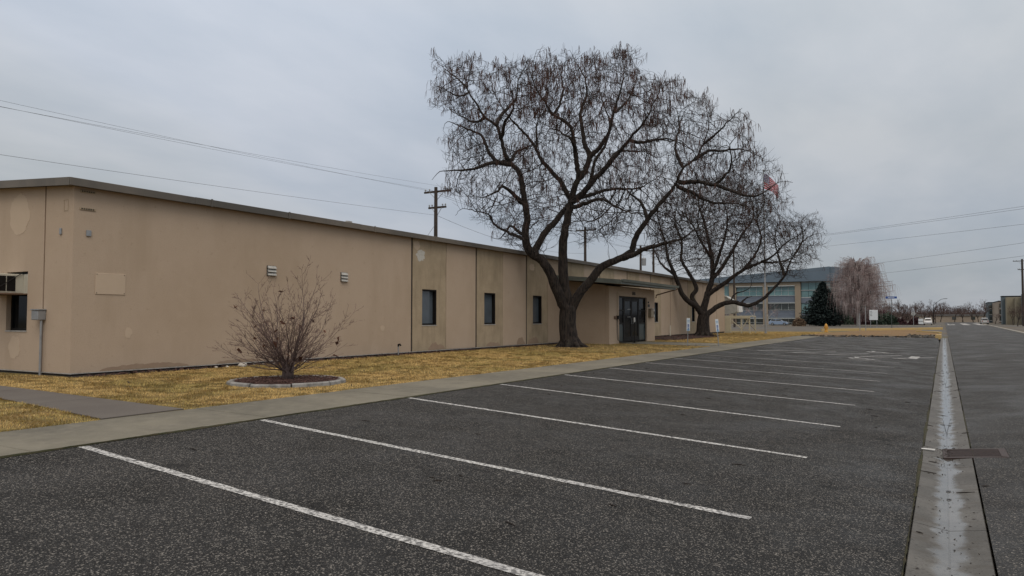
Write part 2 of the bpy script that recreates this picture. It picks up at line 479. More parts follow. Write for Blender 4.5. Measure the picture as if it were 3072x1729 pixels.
# gutter slabs, with a shallow valley
gut = tag(G().box(-0.21, 0.33, -14, 20, -0.9, -0.62).build('gutter', M_gutter), 'shallow concrete valley gutter between the lot and the street', 'gutter', kind='structure')
def z_gut(u):  # u across, 0.06 is the valley line
    return -0.555 + 0.045*min(1.0, abs(u-0.06)/0.27)
y = -14.0
while y < 76:
    a, b = y+0.006, y+3.05-0.006
    if a < 11.5 < b or a < 11.0 < b:
        spans = [(a, 11.02), (11.78, b)]
    else: spans = [(a, b)]
    for a_, b_ in spans:
        if b_ - a_ < .1: continue
        g = G(); us6 = [-0.212, -0.205, -0.15, -0.09, -0.03, 0.02, 0.06, 0.10, 0.15, 0.21, 0.27, 0.325, 0.332]
        for yy in (a_, b_):
            for i, u in enumerate(us6):
                z = z_gut(u) - (0.012 if i in (0, len(us6)-1) else 0)
                g.v.append((u+sk(yy), yy, z))
            g.v += [(0.332+sk(yy), yy, -0.70), (-0.212+sk(yy), yy, -0.70)]
        n = len(us6)+2
        g.f = [(i, (i+1) % n, n+(i+1) % n, n+i) for i in range(n)] + [tuple(range(n))[::-1], tuple(range(n, 2*n))]
        go = g.build('gutter_slab', M_gutter, gut)
        at = go.data.attributes.new('wet', 'FLOAT', 'POINT')
        at.data.foreach_set('value', [max(0.0, 1-abs(v.co.x-sk(v.co.y)-.06)/.20) for v in go.data.vertices])
    y += 3.05
# water lying in the valley
g = G(); prev = None
for yy in lin(2.0, 75, 260):
    w = -0.012 + 0.018*fnoise(yy, 0, 0.9, 3) + 0.13*max(0, fnoise(yy, 1, 0.23, 8)) + 0.012*fnoise(yy, 3, 4, 2)
    w2 = -0.012 + 0.018*fnoise(yy, 5, 0.9, 5) + 0.12*max(0, fnoise(yy, 1, 0.23, 8)) + 0.012*fnoise(yy, 9, 4, 6)
    w, w2 = max(.0005, min(w, .07)), max(.0005, min(w2, .07))
    o = len(g.v)
    g.v += [(0.06-w+sk(yy), yy, -0.5425), (0.06+w2+sk(yy), yy, -0.5425)]
    if prev is not None and not (10.95 < yy < 11.9): g.f.append((prev, prev+1, o+1, o))
    prev = o
tag(g.build('water', M_water), 'narrow strip of standing water along the gutter', 'water', kind='structure')
# moss in the joints
def ribbon(name, m, pts_fn, ys, wfn, h, label):
    g = G(); prev = None
    for yy in ys:
        x, z = pts_fn(yy); w = max(0.004, wfn(yy)); o = len(g.v)
        g.v += [(x-w, yy, z-0.004), (x-w*0.3, yy, z+h*(.5+.5*abs(fnoise(yy, 2, 7, 1)))), (x+w*0.3, yy, z+h*(.4+.6*abs(fnoise(yy, 6, 7, 4)))), (x+w, yy, z-0.004)]
        if prev is not None: g.f += [(prev+i, prev+i+1, o+i+1, o+i) for i in range(3)]
        prev = o
    return tag(g.build(name, m), label, 'moss', kind='stuff')
ribbon('moss', M_moss, lambda y: (-7.84+sk(y), -0.095), lin(0, 40, 500), lambda y: 0.018+0.045*fnoise(y, 0, .9, 3)+0.022*fnoise(y, 0, 9, 3), 0.018, 'green moss along the sidewalk edge')
ribbon('moss', M_moss, lambda y: (0.35+sk(y), -0.512), lin(2, 60, 500), lambda y: 0.010+0.05*fnoise(y, 4, 0.6, 9)+0.022*fnoise(y, 0, 9, 3), 0.012, 'green moss along the street side of the gutter')
ribbon('moss', M_moss, lambda y: (-0.225+sk(y), -0.512), lin(2, 60, 500), lambda y: 0.010+0.045*fnoise(y, 4, 0.6, 2)+0.02*fnoise(y, 0, 9, 7), 0.010, 'dark moss along the lot side of the gutter')

# lawn
lxs = [-120, -80, -50, -35, -30.2, -24, -19] + lin(-16.0, -9.41, 8)
lys = [-60, -30, -14] + lin(-8, 58, 33) + lin(60, 98, 16)
def lawn_pt(u, v):
    x = u + (sk(v) if u > -12 else 0) if v < 59.5 else u + (0.65 if u > -12 else 0)
    return (x, v, z_lawn(x, v))
tag(grid_sheet('lawn', M_lawnsoil, lxs, lys, lawn_pt), 'yellow dormant lawn in front of the building', 'lawn')
g = G(); n = 14
xs9 = lin(-8.8, 0.5, n)
for x in xs9:
    y0, y1 = (59.0 if x < -7.2 else LOT_FAR(x)), min(KERB_Y(x)-0.2, 128)
    if x > -1.0: y1 = min(y1, 92+(0.6-x)*6)
    for k in range(9):
        yy = y0+(y1-y0)*k/8
        z0 = z_lot(x, min(y0, 59)) - 0.0
        g.v.append((x, yy, z0 + (-0.405 - z0)*sstep(0, 1, k/8) + (0.03 if 0 < k < 8 else 0)))
g.f = [(i*9+k, (i+1)*9+k, (i+1)*9+k+1, i*9+k+1) for i in range(n) for k in range(8)]
M_verge = mat('verge_dry_grass', (0.20, 0.115, 0.045), 0.95, layers=[('noise', 0.35, 5, 0.42, 0.62, (0.13, 0.09, 0.045), 0.8), ('noise', 3, 4, 0.55, 0.7, (0.28, 0.19, 0.07), 0.6)], bump=('noise', 12, 4, 0.8, 0.05))
tag(g.build('verge', M_verge), 'brown dead grass verge beyond the parking lot', 'verge', kind='structure')

# paths across the lawn
def path_slabs(name, label, quads, m):
    root = None
    for q in quads:
        g = G()
        top = [(x, y, z_lawn(x, y)+0.016) for x, y in q]
        g.add(top + [(x, y, z-0.2) for x, y, z in top], [(0,1,2,3), (7,6,5,4)] + [(i, (i+1) % 4, 4+(i+1) % 4, 4+i) for i in range(4)])
        if root is None:
            root = tag(g.build(name, m), label, 'path', kind='structure')
        else: g.build('slab', m, root)
    return root
qs = []
xs_ = [-9.42, -11.7, -14.0, -16.3, -20, -26]
for a, b in zip(xs_[:-1], xs_[1:]):
    f = lambda x: (7.0 + (-9.42-x)*0.05, 5.78 + (-9.42-x)*0.135)
    qs.append([(a-0.006, f(a)[0]), (b+.006, f(b)[0]), (b+.006, f(b)[1]), (a-.006, f(a)[1])])
path_slabs('path', 'grey concrete path crossing the lawn at the near corner', qs, M_path)
qs = []
xs_ = [-9.1, -11.2, -13.7]
for a, b in zip(xs_[:-1], xs_[1:]):
    f = lambda x: (38.6 + (-9.1-x)*-0.0, 34.8+(-9.1-x)*0.12)
    qs.append([(a-.006, f(a)[0]), (b+.006, f(b)[0]), (b+.006, f(b)[1]), (a-.006, f(a)[1])])
path_slabs('path', 'concrete entrance walk leading to the glass doors', qs, M_conc)

# dark bed along the wall and beyond the porch
g = G(); n = 90
for i, yy in enumerate(lin(9.0, 33.7, n)):
    w = 0.34 + 0.10*fnoise(yy, 0, 1.3, 2) + 0.05*fnoise(yy, 0, 6, 2)
    g.v += [(-16.04, yy, 0.012), (-16.0+w*.6, yy, 0.022), (-16.0+w, yy, z_lawn(-15.6, yy)-0.004)]
g.f = [(3*i+k, 3*i+k+1, 3*i+4+k, 3*i+3+k) for i in range(n) for k in (0, 1)]
tag(g.build('soil_strip', M_soil), 'dark bare soil strip at the foot of the long wall', 'soil', kind='structure')
g = G(); n = 40; k = 10
for i, yy in enumerate(lin(40.5, 61, n)):
    w = 2.9*sstep(0, 2.5, yy-40.4) * (1 - sstep(51, 61, yy)) + 0.35 + 0.35*fnoise(yy, 0, 0.8, 6)
    for j in range(k+1):
        x = -16.04 + w*j/k
        g.v.append((x, yy, z_lawn(x, yy)+0.03*math.sin(math.pi*j/k)+0.02*fnoise(x, yy, 2.2, 1)+(0.008 if j < k else -0.01)))
g.f = [(i*(k+1)+j, i*(k+1)+j+1, (i+1)*(k+1)+j+1, (i+1)*(k+1)+j) for i in range(n) for j in range(k)]
tag(g.build('mulch_bed', M_soil), 'dark mulch bed under the farther tree', 'mulch', kind='structure')
def chips(name, m, pts, size, label, cat, parent=None):
    g = G()
    for (x, y, z) in pts:
        s = size*random.uniform(.5, 1.4); a = random.uniform(0, 6.3); t = random.uniform(-.5, .5)
        c, d = math.cos(a), math.sin(a)
        w = s*random.uniform(.25, .5)
        g.add([(x+c*s-d*w, y+d*s+c*w, z+t*s), (x+c*s+d*w, y+d*s-c*w, z+t*s+.3*w), (x-c*s+d*w, y-d*s-c*w, z-t*s+s*.3), (x-c*s-d*w, y-d*s+c*w, z-t*s+s*.3), (x, y, z+s*.45)],
              [(0,1,4), (1,2,4), (2,3,4), (3,0,4)])
    o = g.build(name, m, parent)
    return tag(o, label, cat, kind='stuff')
pts = []
for _ in range(2600):
    yy = random.uniform(40.6, 58); x = random.uniform(-15.9, -12.6)
    w = 2.9*sstep(0, 2.5, yy-40.4)*(1-sstep(51, 61, yy))+.35
    if x < -16+w: pts.append((x, yy, z_lawn(x, yy)+.03))
for _ in range(900):
    yy = random.uniform(9.3, 33); pts.append((random.uniform(-15.98, -15.62), yy, 0.012))
g = G(); n = 40
g.v.append((-13.98, 29.84, .03))
for k in range(n):
    a = 2*math.pi*k/n; r = .85*(1+.25*fnoise(math.cos(a)*2, math.sin(a)*2, 1, 4)); x, y = -13.98+r*math.cos(a), 29.84+r*math.sin(a)
    g.v.append((x, y, z_lawn(x, y)+.004))
g.f = [(0, 1+k, 1+(k+1) % n) for k in range(n)]
tag(g.build('bare_soil', M_soil), 'bare dark soil around the foot of the tallest tree', 'soil', kind='structure')
chips('wood_mulch', M_bark_chip, pts, 0.045, 'dark bark chips scattered over the soil beds', 'mulch')

# kerbs
M_yellow = mat('yellow_kerb_paint', (0.47, 0.33, 0.13), 0.7, layers=[('noise', 1.2, 5, 0.5, 0.7, (0.40, 0.31, 0.18), 0.7)])
M_kerb = mat('kerb_concrete', (0.33, 0.31, 0.27), 0.85, layers=[('noise', 1.5, 4, 0.4, 0.7, (0.22, 0.21, 0.19), 0.7)])
def kerb(name, label, pts, w, h, m):
    g = G(); o = None
    pts = [Vector(p) for p in pts]; n = len(pts)
    for i, p in enumerate(pts):
        d = (pts[min(i+1, n-1)]-pts[max(i-1, 0)]).normalized(); s = Vector((-d.y, d.x))
        for a, z in ((-w/2, -0.62), (-w/2, h-.41-.02), (-w/2+.02, h-.41), (w/2-.02, h-.41), (w/2, h-.41-.02), (w/2, -0.62)):
            q = p + s*a; g.v.append((q.x, q.y, z))
    for i in range(n-1): g.f += [(i*6+k, (i+1)*6+k, (i+1)*6+k+1, i*6+k+1) for k in range(5)]
    g.f += [tuple(range(6)), tuple(range((n-1)*6, n*6))[::-1]]
    return tag(g.build(name, m), label, 'kerb', kind='structure')
kerb('kerb', 'long yellow painted kerb at the cross street', [(-12.5, 103), (-10.6, 104.0), (-7.6, 109.5), (-3, 118.5), (1.2, 127.5)], 0.35, 0.30, M_yellow)
kerb('kerb', 'short pale kerb curving at the street corner', [(-1.6, 100.4), (-0.6, 98.5), (0.3, 96), (0.75, 93.5)], 0.3, 0.17, M_yellow)
kerb('kerb', 'yellow kerb end at the head of the gutter', [(0.42, 75.2), (0.52, 77.6)], 0.42, 0.20, M_yellow)
kerb('kerb', 'concrete kerb on the far side of the street', [(road_right(y)+.1, y) for y in lin(40, 330, 20)], 0.3, 0.14, M_kerb)
# broken edge at the end of the lot
M_rubble = mat('broken_asphalt', (0.05, 0.047, 0.043), 0.95, layers=[('noise', 1.5, 3, 0.5, 0.7, (0.30, 0.26, 0.20), 0.7)])
pts = []
for _ in range(420):
    x = random.uniform(-8.6, 0.3); pts.append((x, LOT_FAR(x)+abs(random.gauss(0, .5)), z_lot(x, 58)+0.02))
for _ in range(260):
    x = random.uniform(-2, 0.5); pts.append((x, LOT_FAR(x)+random.uniform(0, 9), z_lot(x, 58)+0.03))
chips('rubble', M_rubble, pts, 0.14, 'broken asphalt and stones along the end of the lot', 'rubble')

# ------------------------------------------------------------------ grass blades
rng = np.random.default_rng(3)
def in_path(x, y):
    a = (x < -9.2) & (y < 7.0+(-9.42-x)*0.05+.02) & (y > 5.78+(-9.42-x)*0.135-.02)
    b = (x > -13.75) & (y < 38.62) & (y > 34.75+(-9.1-x)*.12)
    return a | b
def scatter(n, x0, x1, y0, y1):
    x = rng.uniform(x0, x1, n); y = rng.uniform(y0, y1, n)
    n = len(x)
    skx = 0.012*(y-5)
    ok = (x < -9.39+skx) & ~in_path(x, y)
    ok &= ~((x < -15.72) & (y > 8.95)) & ~((x < -13.65) & (y > 33.75) & (y < 40.65))
    ok &= ((x+11.4)**2 + (y-10.85)**2) > 1.2**2
    ok &= ((x+13.98)**2 + (y-29.84)**2) > (.62+.25*rng.random(n))**2
    w = 2.9*np.clip((y-40.4)/2.5, 0, 1)*(1-np.clip((y-51)/10, 0, 1))+.35
    ok &= ~((y > 40.5) & (x < -16+w*0.9))
    return x[ok], y[ok]
xs, ys, sc = [], [], []
for n, a, b, c, d, s in [(120000, -16, -9.2, 3.2, 14, 1.0), (90000, -16, -9.2, 14, 26, 1.15), (70000, -16, -8.9, 26, 60, 1.5), (26000, -21, -16, 3, 8.95, 1.0), (26000, -16, -8.4, 59, 90, 2.2)]:
    x, y = scatter(n, a, b, c, d); xs.append(x); ys.append(y); sc.append(np.full(len(x), s))
# ragged fringe overhanging the sidewalk and the paths
def fringe(n, x, y):
    xs.append(x); ys.append(y); sc.append(np.full(n, 1.0))
yf = rng.uniform(3, 34.5, 9000); yf = yf[(yf < 5.7) | (yf > 7.05)]
fringe(len(yf), -9.39+0.012*(yf-5)+rng.normal(0, .018, len(yf)), yf)
xf = rng.uniform(-18, -9.45, 3000); fringe(3000, xf, 7.02+(-9.42-xf)*.05+rng.normal(0, .02, 3000))
xf = rng.uniform(-18, -9.45, 3000); fringe(3000, xf, 5.76+(-9.42-xf)*.135+rng.normal(0, .02, 3000))
x = np.concatenate(xs); y = np.concatenate(ys); sc = np.concatenate(sc); n = len(x)
z = -0.07*np.clip((x+16)/6.6, 0, 1); t = np.clip((y-58)/38, 0, 1); t = t*t*(3-2*t); z = z+(-.40-z)*t - 0.004
def smooth_noise(x, y, s, seed):
    r = np.random.default_rng(seed).random((256, 256))
    u, v = x*s, y*s; i = np.floor(u).astype(int); j = np.floor(v).astype(int); fu, fv = u-i, v-j
    fu = fu*fu*(3-2*fu); fv = fv*fv*(3-2*fv); g_ = lambda a, b: r[a % 256, b % 256]
    return (g_(i, j)*(1-fu)+g_(i+1, j)*fu)*(1-fv)+(g_(i, j+1)*(1-fu)+g_(i+1, j+1)*fu)*fv
pn = 0.55*smooth_noise(x, y, 0.9, 1)+0.30*smooth_noise(x, y, 3.3, 2)+0.15*smooth_noise(x, y, 9, 3)
cl = smooth_noise(x, y, 6, 4)
ang = smooth_noise(x, y, 2.5, 5)*12 + rng.normal(0, 1.0, n)
lean = rng.uniform(.3, 1.0, n)
Lb = (0.026 + 0.055*cl**1.5*rng.random(n))*sc**.6
hx, hy = np.cos(ang)*lean*Lb, np.sin(ang)*lean*Lb
hz = Lb*np.sqrt(np.clip(1-lean**2*.8, .1, 1))
wd = 0.0035*sc*rng.uniform(.7, 1.5, n)
px, py = -np.sin(ang)*wd, np.cos(ang)*wd
V = np.empty((n, 3, 3), np.float32)
V[:, 0] = np.stack([x-px, y-py, z], 1); V[:, 1] = np.stack([x+px, y+py, z], 1); V[:, 2] = np.stack([x+hx, y+hy, z+hz], 1)
me = bpy.data.meshes.new('grass')
me.vertices.add(3*n); me.vertices.foreach_set('co', V.ravel())
me.loops.add(3*n); me.loops.foreach_set('vertex_index', np.arange(3*n, dtype=np.int32))
me.polygons.add(n); me.polygons.foreach_set('loop_start', np.arange(0, 3*n, 3, dtype=np.int32)); me.polygons.foreach_set('loop_total', np.full(n, 3, np.int32))
me.update()
straw = np.array([.53, .36, .135]); olive = np.array([.27, .225, .065]); rust = np.array([.36, .19, .065]); pale = np.array([.66, .50, .24])
gm = .7*np.clip((pn-.47)/.16, 0, 1)[:, None]
c = straw*(1-gm)+olive*gm
k = rng.random(n)[:, None]
c = np.where(k < .2, c*.45+rust*.55, np.where(k > .86, c*.5+pale*.5, c))*rng.uniform(.5, 1.25, n)[:, None]
ca = me.color_attributes.new('Col', 'FLOAT_COLOR', 'CORNER')
ca.data.foreach_set('color', np.repeat(np.concatenate([c, np.ones((n, 1))], 1), 3, axis=0).astype(np.float32).ravel())
me.materials.append(M_grass)
o = bpy.data.objects.new('grass', me); COL.objects.link(o)
tag(o, 'short straw-yellow grass covering the lawn', 'grass', kind='stuff')
# ------------------------------------------------------------------ the stucco building
STAIN = [('noise', 0.28, 4, 0.40, 0.68, (0.40, 0.305, 0.218), 0.75), ('noise', 1.6, 5, 0.5, 0.75, (0.48, 0.375, 0.28), 0.5),
         ('noise', 0.9, 4, 0.52, 0.72, (0.33, 0.25, 0.17), 0.30, (1.1, 1.1, 0.28)), ('noise', 45, 5, 0.5, 0.78, (0.30, 0.225, 0.16), 0.5), ('noise', 7, 6, 0.62, 0.72, (0.33, 0.25, 0.175), 0.5)]
M_stucco = mat('smooth_stucco', (0.462, 0.36, 0.270), 0.9, spec=0.25, layers=STAIN, bump=[('noise', 60, 5, 0.6, 0.008), ('noise', 2.0, 3, 0.2, 0.03)])
M_stucco2 = mat('rough_stucco', (0.415, 0.33, 0.228), 0.95, spec=0.2,
                layers=[('noise', 1.1, 5, 0.42, 0.7, (0.28, 0.225, 0.15), 0.8), ('noise', 3.0, 5, 0.5, 0.72, (0.235, 0.185, 0.125), 0.5, (1.8, 1.8, 0.25)), ('noise', 30, 5, 0.5, 0.75, (0.22, 0.175, 0.125), 0.6)],
                bump=[('noise', 45, 5, 0.6, 0.012)])
M_patch = mat('stucco_patch', (0.495, 0.388, 0.286), 0.9, layers=[('noise', 3, 4, 0.45, 0.7, (0.47, 0.37, 0.27), 0.8)], bump=('noise', 60, 4, 0.3, 0.005))
M_spall = mat('bare_plaster_patch', (0.52, 0.50, 0.45), 0.9, layers=[('noise', 14, 4, 0.5, 0.7, (0.38, 0.35, 0.29), 0.7)])
M_fascia = mat('painted_metal_fascia', (0.15, 0.13, 0.108), 0.6, layers=[('noise', 0.5, 5, 0.42, 0.62, (0.075, 0.07, 0.062), 0.9, (1, .6, .3)), ('noise', 9, 4, 0.55, 0.75, (0.09, 0.085, 0.075), 0.6, (1, 1, .3))], bump=('noise', 6, 3, 0.2, 0.02))
M_roof = mat('grey_roof_felt', (0.16, 0.155, 0.15), 0.9, layers=[('noise', 2, 4, 0.4, 0.7, (0.10, 0.10, 0.10), 0.7)])
M_joint = mat('dark_joint', (0.030, 0.025, 0.022), 0.9, layers=[('noise', 3, 3, 0.4, 0.7, (0.05, 0.04, 0.033), 0.6)])
M_jointbrown = mat('brown_joint', (0.16, 0.10, 0.065), 0.9, layers=[('noise', 3, 3, 0.4, 0.7, (0.12, 0.08, 0.055), 0.6)])
M_found = mat('dark_foundation', (0.035, 0.032, 0.030), 0.95, layers=[('noise', 8, 4, 0.4, 0.7, (0.06, 0.055, 0.05), 0.6)])
M_flash = mat('flashing_metal', (0.42, 0.40, 0.37), 0.45, metal=0.3, layers=[('noise', 4, 4, 0.5, 0.7, (0.18, 0.16, 0.14), 0.7)])
M_dkframe = mat('dark_aluminium', (0.010, 0.009, 0.0085), 0.5, spec=0.12, layers=[('noise', 5, 3, 0.4, 0.7, (0.016, 0.014, 0.013), 0.5)])
M_glass = mat('dark_window_glass', (0.006, 0.007, 0.008), 0.08, spec=0.08, layers=[('noise', 0.7, 3, 0.45, 0.65, (0.012, 0.014, 0.016), 0.7)])
M_blind = mat('blind_behind_glass', (0.085, 0.105, 0.125), 0.12, spec=0.5, layers=[('noise', 1.2, 2, 0.4, 0.7, (0.06, 0.07, 0.08), 0.8)])
M_white = mat('white_metal_paint', (0.60, 0.60, 0.58), 0.5, layers=[('noise', 6, 4, 0.5, 0.7, (0.42, 0.41, 0.38), 0.6)])
M_cream = mat('cream_plastic', (0.50, 0.47, 0.385), 0.5, layers=[('noise', 5, 4, 0.5, 0.7, (0.38, 0.35, 0.28), 0.6)])
M_grey = mat('galvanised_steel', (0.30, 0.31, 0.32), 0.45, metal=0.4, layers=[('noise', 7, 4, 0.45, 0.7, (0.22, 0.23, 0.24), 0.7)])
M_teal = mat('grey_green_metal', (0.15, 0.165, 0.145), 0.5, layers=[('noise', 1.5, 5, 0.45, 0.7, (0.075, 0.088, 0.08), 0.7), ('noise', 8, 4, 0.6, 0.8, (0.17, 0.18, 0.16), 0.5)])
M_black = mat('black_iron', (0.012, 0.011, 0.010), 0.5)
M_interior = mat('dark_interior', (0.012, 0.012, 0.012), 0.9)
M_soffit = mat('soffit_board', (0.17, 0.13, 0.095), 0.9, layers=[('noise', 2, 3, 0.4, 0.7, (0.12, 0.09, 0.07), 0.6)])

ZB, ZT = 0.075, 4.095          # foot and head of the panels
WX = -16.0
def zroof(x): return 4.24 + 0.062*min(-x-16, 7.2+ (x+30.4 if False else 0)) if x > -23.2 else 4.24 + 0.062*(x+30.4)
bld = thing('stucco_building', (-16, 9.1, 0), 'long low tan stucco building with flat dark fascia and narrow windows', 'building')

def panel_long(y0, y1, m, win=None, x1=WX, z0=ZB, z1=ZT, th=0.2):
    g = G()
    if not win: g.cbox(x1-th, x1, y0, y1, z0, z1, 0.012)
    else:
        a, b, c, d = win
        for bx in ((y0, a, z0, z1), (b, y1, z0, z1), (a, b, z0, c), (a, b, d, z1)):
            g.box(x1-th, x1, *bx)
        # weld the four blocks into one pierced slab
    return g
def pierced(y0, y1, z0, z1, win, x0, x1):
    """a slab in the YZ plane with a rectangular opening, one clean mesh"""
    a, b, c, d = win
    o = [(y0, z0), (y1, z0), (y1, z1), (y0, z1)]; i = [(a, c), (b, c), (b, d), (a, d)]
    g = G()
    v = [(x1, *p) for p in o] + [(x1, *p) for p in i] + [(x0, *p) for p in o] + [(x0, *p) for p in i]
    f = []
    for k in range(4):
        n = (k+1) % 4
        f += [(k, n, 4+n, 4+k), (8+k, 12+k, 12+n, 8+n), (k, 8+k, 8+n, n), (4+k, 4+n, 12+n, 12+k)]
    return g.add(v, f)
def win_long(par, win, x1=WX, blind=True, deep=0.13):
    a, b, c, d = win
    w = G().cbox(x1-deep-.05, x1-deep+.02, a+.002, b-.002, d-.06, d-.002, .004).cbox(x1-deep-.05, x1-deep+.02, a+.002, b-.002, c+.002, c+.06, .004).cbox(x1-deep-.05, x1-deep+.02, a+.002, a+.05, c+.06, d-.06, .004).cbox(x1-deep-.05, x1-deep+.02, b-.05, b-.002, c+.06, d-.06, .004).build('window', M_dkframe, par)
    G().box(x1-deep-.03, x1-deep-.02, a+.045, b-.045, c+.055, d-.055).build('pane', M_blind, w)
    G().box(x1-deep+.021, x1-.012, b-.055, b-.003, c+.003, d-.003).build('jamb_shade', M_dkframe, w); G().box(x1-deep+.021, x1-.012, a+.003, b-.056, d-.05, d-.003).build('head', M_dkframe, w)  # dark liners on one side and the top paint in the reveal's shade
    G().cbox(x1-deep+.021, x1+.012, a-.012, b+.012, c-.035, c+.0, .004).build('sill', M_flash, w)
    return w

# backing wall: gives the dark joints their depth and closes the building
G().box(-16.30, -16.19, 9.32, 66.3, -0.3, 4.10).build('backing_wall', M_joint, bld)
G().box(-30.1, -29.9, 9.32, 66.3, -0.3, 4.10).build('rear_wall', M_stucco, bld)
G().box(-30.1, -16.02, 66.3, 66.5, -0.3, 4.08).build('far_end_wall', M_stucco, bld)
G().box(-16.155, -16.03, 9.13, 66.28, -0.3, 0.065).build('foundation', M_found, bld)
G().box(-29.9, -16.16, 9.13, 9.26, -0.3, 0.065).build('foundation', M_found, bld)
G().cbox(-16.028, -15.992, 9.09, 33.75, 0.050, 0.072, .003).build('flashing', M_flash, bld)
G().cbox(-29.9, -16.03, 9.092, 9.128, 0.050, 0.072, .003).build('flashing', M_flash, bld)
# long front: a wide slab, then panels 2.13 m wide, every other one with a window
G().box(-16.2, WX, 9.1, 20.95, ZB, ZT).build('wall_panel', M_stucco, bld)
P0, PW = 21.0, 2.13
wins = {0, 2, 4, 12, 16}
for k in range(22):
    a = P0 + PW*k; b = min(a+PW, 66.49)
    if b-a < .3: break
    wide = (k % 2 == 0)
    y0 = a + (0.050 if wide else 0.018); y1 = b - (0.018 if wide else 0.050)
    G().box(-16.06, -16.022, a-(.049 if wide else .0175), a+(.049 if wide else .0175), ZB, ZT).build('joint_strip', M_joint, bld)
    if k in wins:
        w = (a+0.61, a+1.51, 1.0, 2.30)
        if k == 16: w = (a+1.0, a+1.8, 1.0, 2.28)
        p = pierced(y0, y1, ZB, ZT, w, -16.18, WX).build('wall_panel', M_stucco2, bld)
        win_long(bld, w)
    else:
        m = M_stucco2 if k % 2 == 0 and k < 13 else M_stucco
        panel_long(y0, y1, m).build('wall_panel', m, bld)
# near end wall (gable): panels with the roof slope on top
def end_panel(x0, x1, m, win=None):
    zt0, zt1 = zroof(x0)-.13, zroof(x1)-.13
    g = G()
    if not win: g.prism([(x0, ZB), (x1, ZB), (x1, zt1), (x0, zt0)], 'y', 9.1, 9.3)
    else:
        a, b, c, d = win
        o = [(x0, ZB), (x1, ZB), (x1, zt1), (x0, zt0)]; i = [(a, c), (b, c), (b, d), (a, d)]
        v = [(p[0], 9.1, p[1]) for p in o+i] + [(p[0], 9.3, p[1]) for p in o+i]
        f = []
        for k in range(4):
            n = (k+1) % 4; f += [(k, n, 4+n, 4+k), (8+k, 12+k, 12+n, 8+n), (k, 8+k, 8+n, n), (4+k, 4+n, 12+n, 12+k)]
        g.add(v, f)
    return g.build('wall_panel', m, bld)
end_panel(-17.07, -16.203, M_stucco)
EW = (-18.62, -17.74, 0.97, 2.31)
end_panel(-20.9, -17.12, M_stucco, EW)
end_panel(-25.0, -20.93, M_stucco); end_panel(-29.9, -25.03, M_stucco)
G().box(-17.125, -17.065, 9.115, 9.2, ZB, 4.1).build('joint_strip', M_jointbrown, bld)
G().prism([(-29.9, -.2), (-16.31, -.2), (-16.31, 4.05), (-23, 4.45), (-29.9, 4.05)], 'y', 9.302, 9.318).build('backing_wall', M_interior, bld)
a, b, c, d = EW
w = G().cbox(a+.002, b-.002, 9.20, 9.27, d-.05, d-.002, .004).cbox(a+.002, b-.002, 9.20, 9.27, c+.002, c+.05, .004).cbox(a+.002, a+.05, 9.20, 9.27, c+.05, d-.05, .004).cbox(b-.05, b-.002, 9.20, 9.27, c+.05, d-.05, .004).build('window', M_dkframe, bld)
G().box(a+.045, b-.045, 9.235, 9.245, c+.045, d-.045).build('pane', M_glass, w)
G().cbox(a-.015, b+.015, 9.085, 9.199, c-.03, c-.0, .004).build('sill', M_flash, w)
# roof and fascia
roof = G()
prof = [(-15.82, zroof(-15.82)), (-23.2, zroof(-23.2)), (-30.6, zroof(-30.6)), (-30.6, zroof(-30.6)-.10), (-23.2, zroof(-23.2)-.10), (-15.82, zroof(-15.82)-.10)]
ro = roof.prism(prof, 'y', 8.93, 66.7).build('roof', M_roof, bld)
y = 8.89
i = 0
while y < 66.6:
    y2 = min(y+3.05, 66.72)
    dz = random.uniform(-.006, .006)
    G().cbox(-15.815, -15.785, y+.004, y2-.004, 4.075+dz, 4.245+dz, .006).build('fascia', M_fascia, ro)
    y = y2
G().prism([(-15.82, 4.098), (-16.18, 4.098), (-16.18, 4.112), (-15.82, 4.112)], 'y', 8.95, 66.6).build('soffit', M_soffit, ro)
for x0, x1 in ((-19.3, -15.83), (-23.2, -19.31)):
    G().prism([(x0, zroof(x0)-.155), (x1, zroof(x1)-.155), (x1, zroof(x1)+.015), (x0, zroof(x0)+.015)], 'y', 8.895, 8.928).build('fascia', M_fascia, ro)
G().cbox(-16.32, -16.24, 17.9, 18.15, 4.2, 4.38, .01).build('roof_vent', M_flash, ro)
for yy in (12.4, 15.0, 18.7, 22.1):
    G().cbox(-15.79, -15.765, yy, yy+.05, 4.06, 4.26, .004).build('fascia_clip', M_fascia, ro)

# louvred wall vents
M_ventm = mat('dull_vent_metal', (0.43, 0.42, 0.39), 0.6, layers=[('noise', 9, 4, .45, .7, (.28, .26, .23), .7)])
def vent(y0, y1, z0, z1):
    v = G().box(WX, WX+.02, y0, y1, z0, z1).build('wall_vent', M_dkframe, bld)
    n = 3
    for k in range(n):
        a = z0 + (z1-z0)*k/n; h = (z1-z0)/n
        G().prism([(WX+.021, a+.015), (WX+.065, a+.004), (WX+.07, a+.014), (WX+.021, a+h*.93)], 'y', y0+.012, y1-.012).build('slat', M_ventm, v)
vent(14.42, 14.74, 2.43, 2.71); vent(17.36, 17.66, 2.39, 2.68)
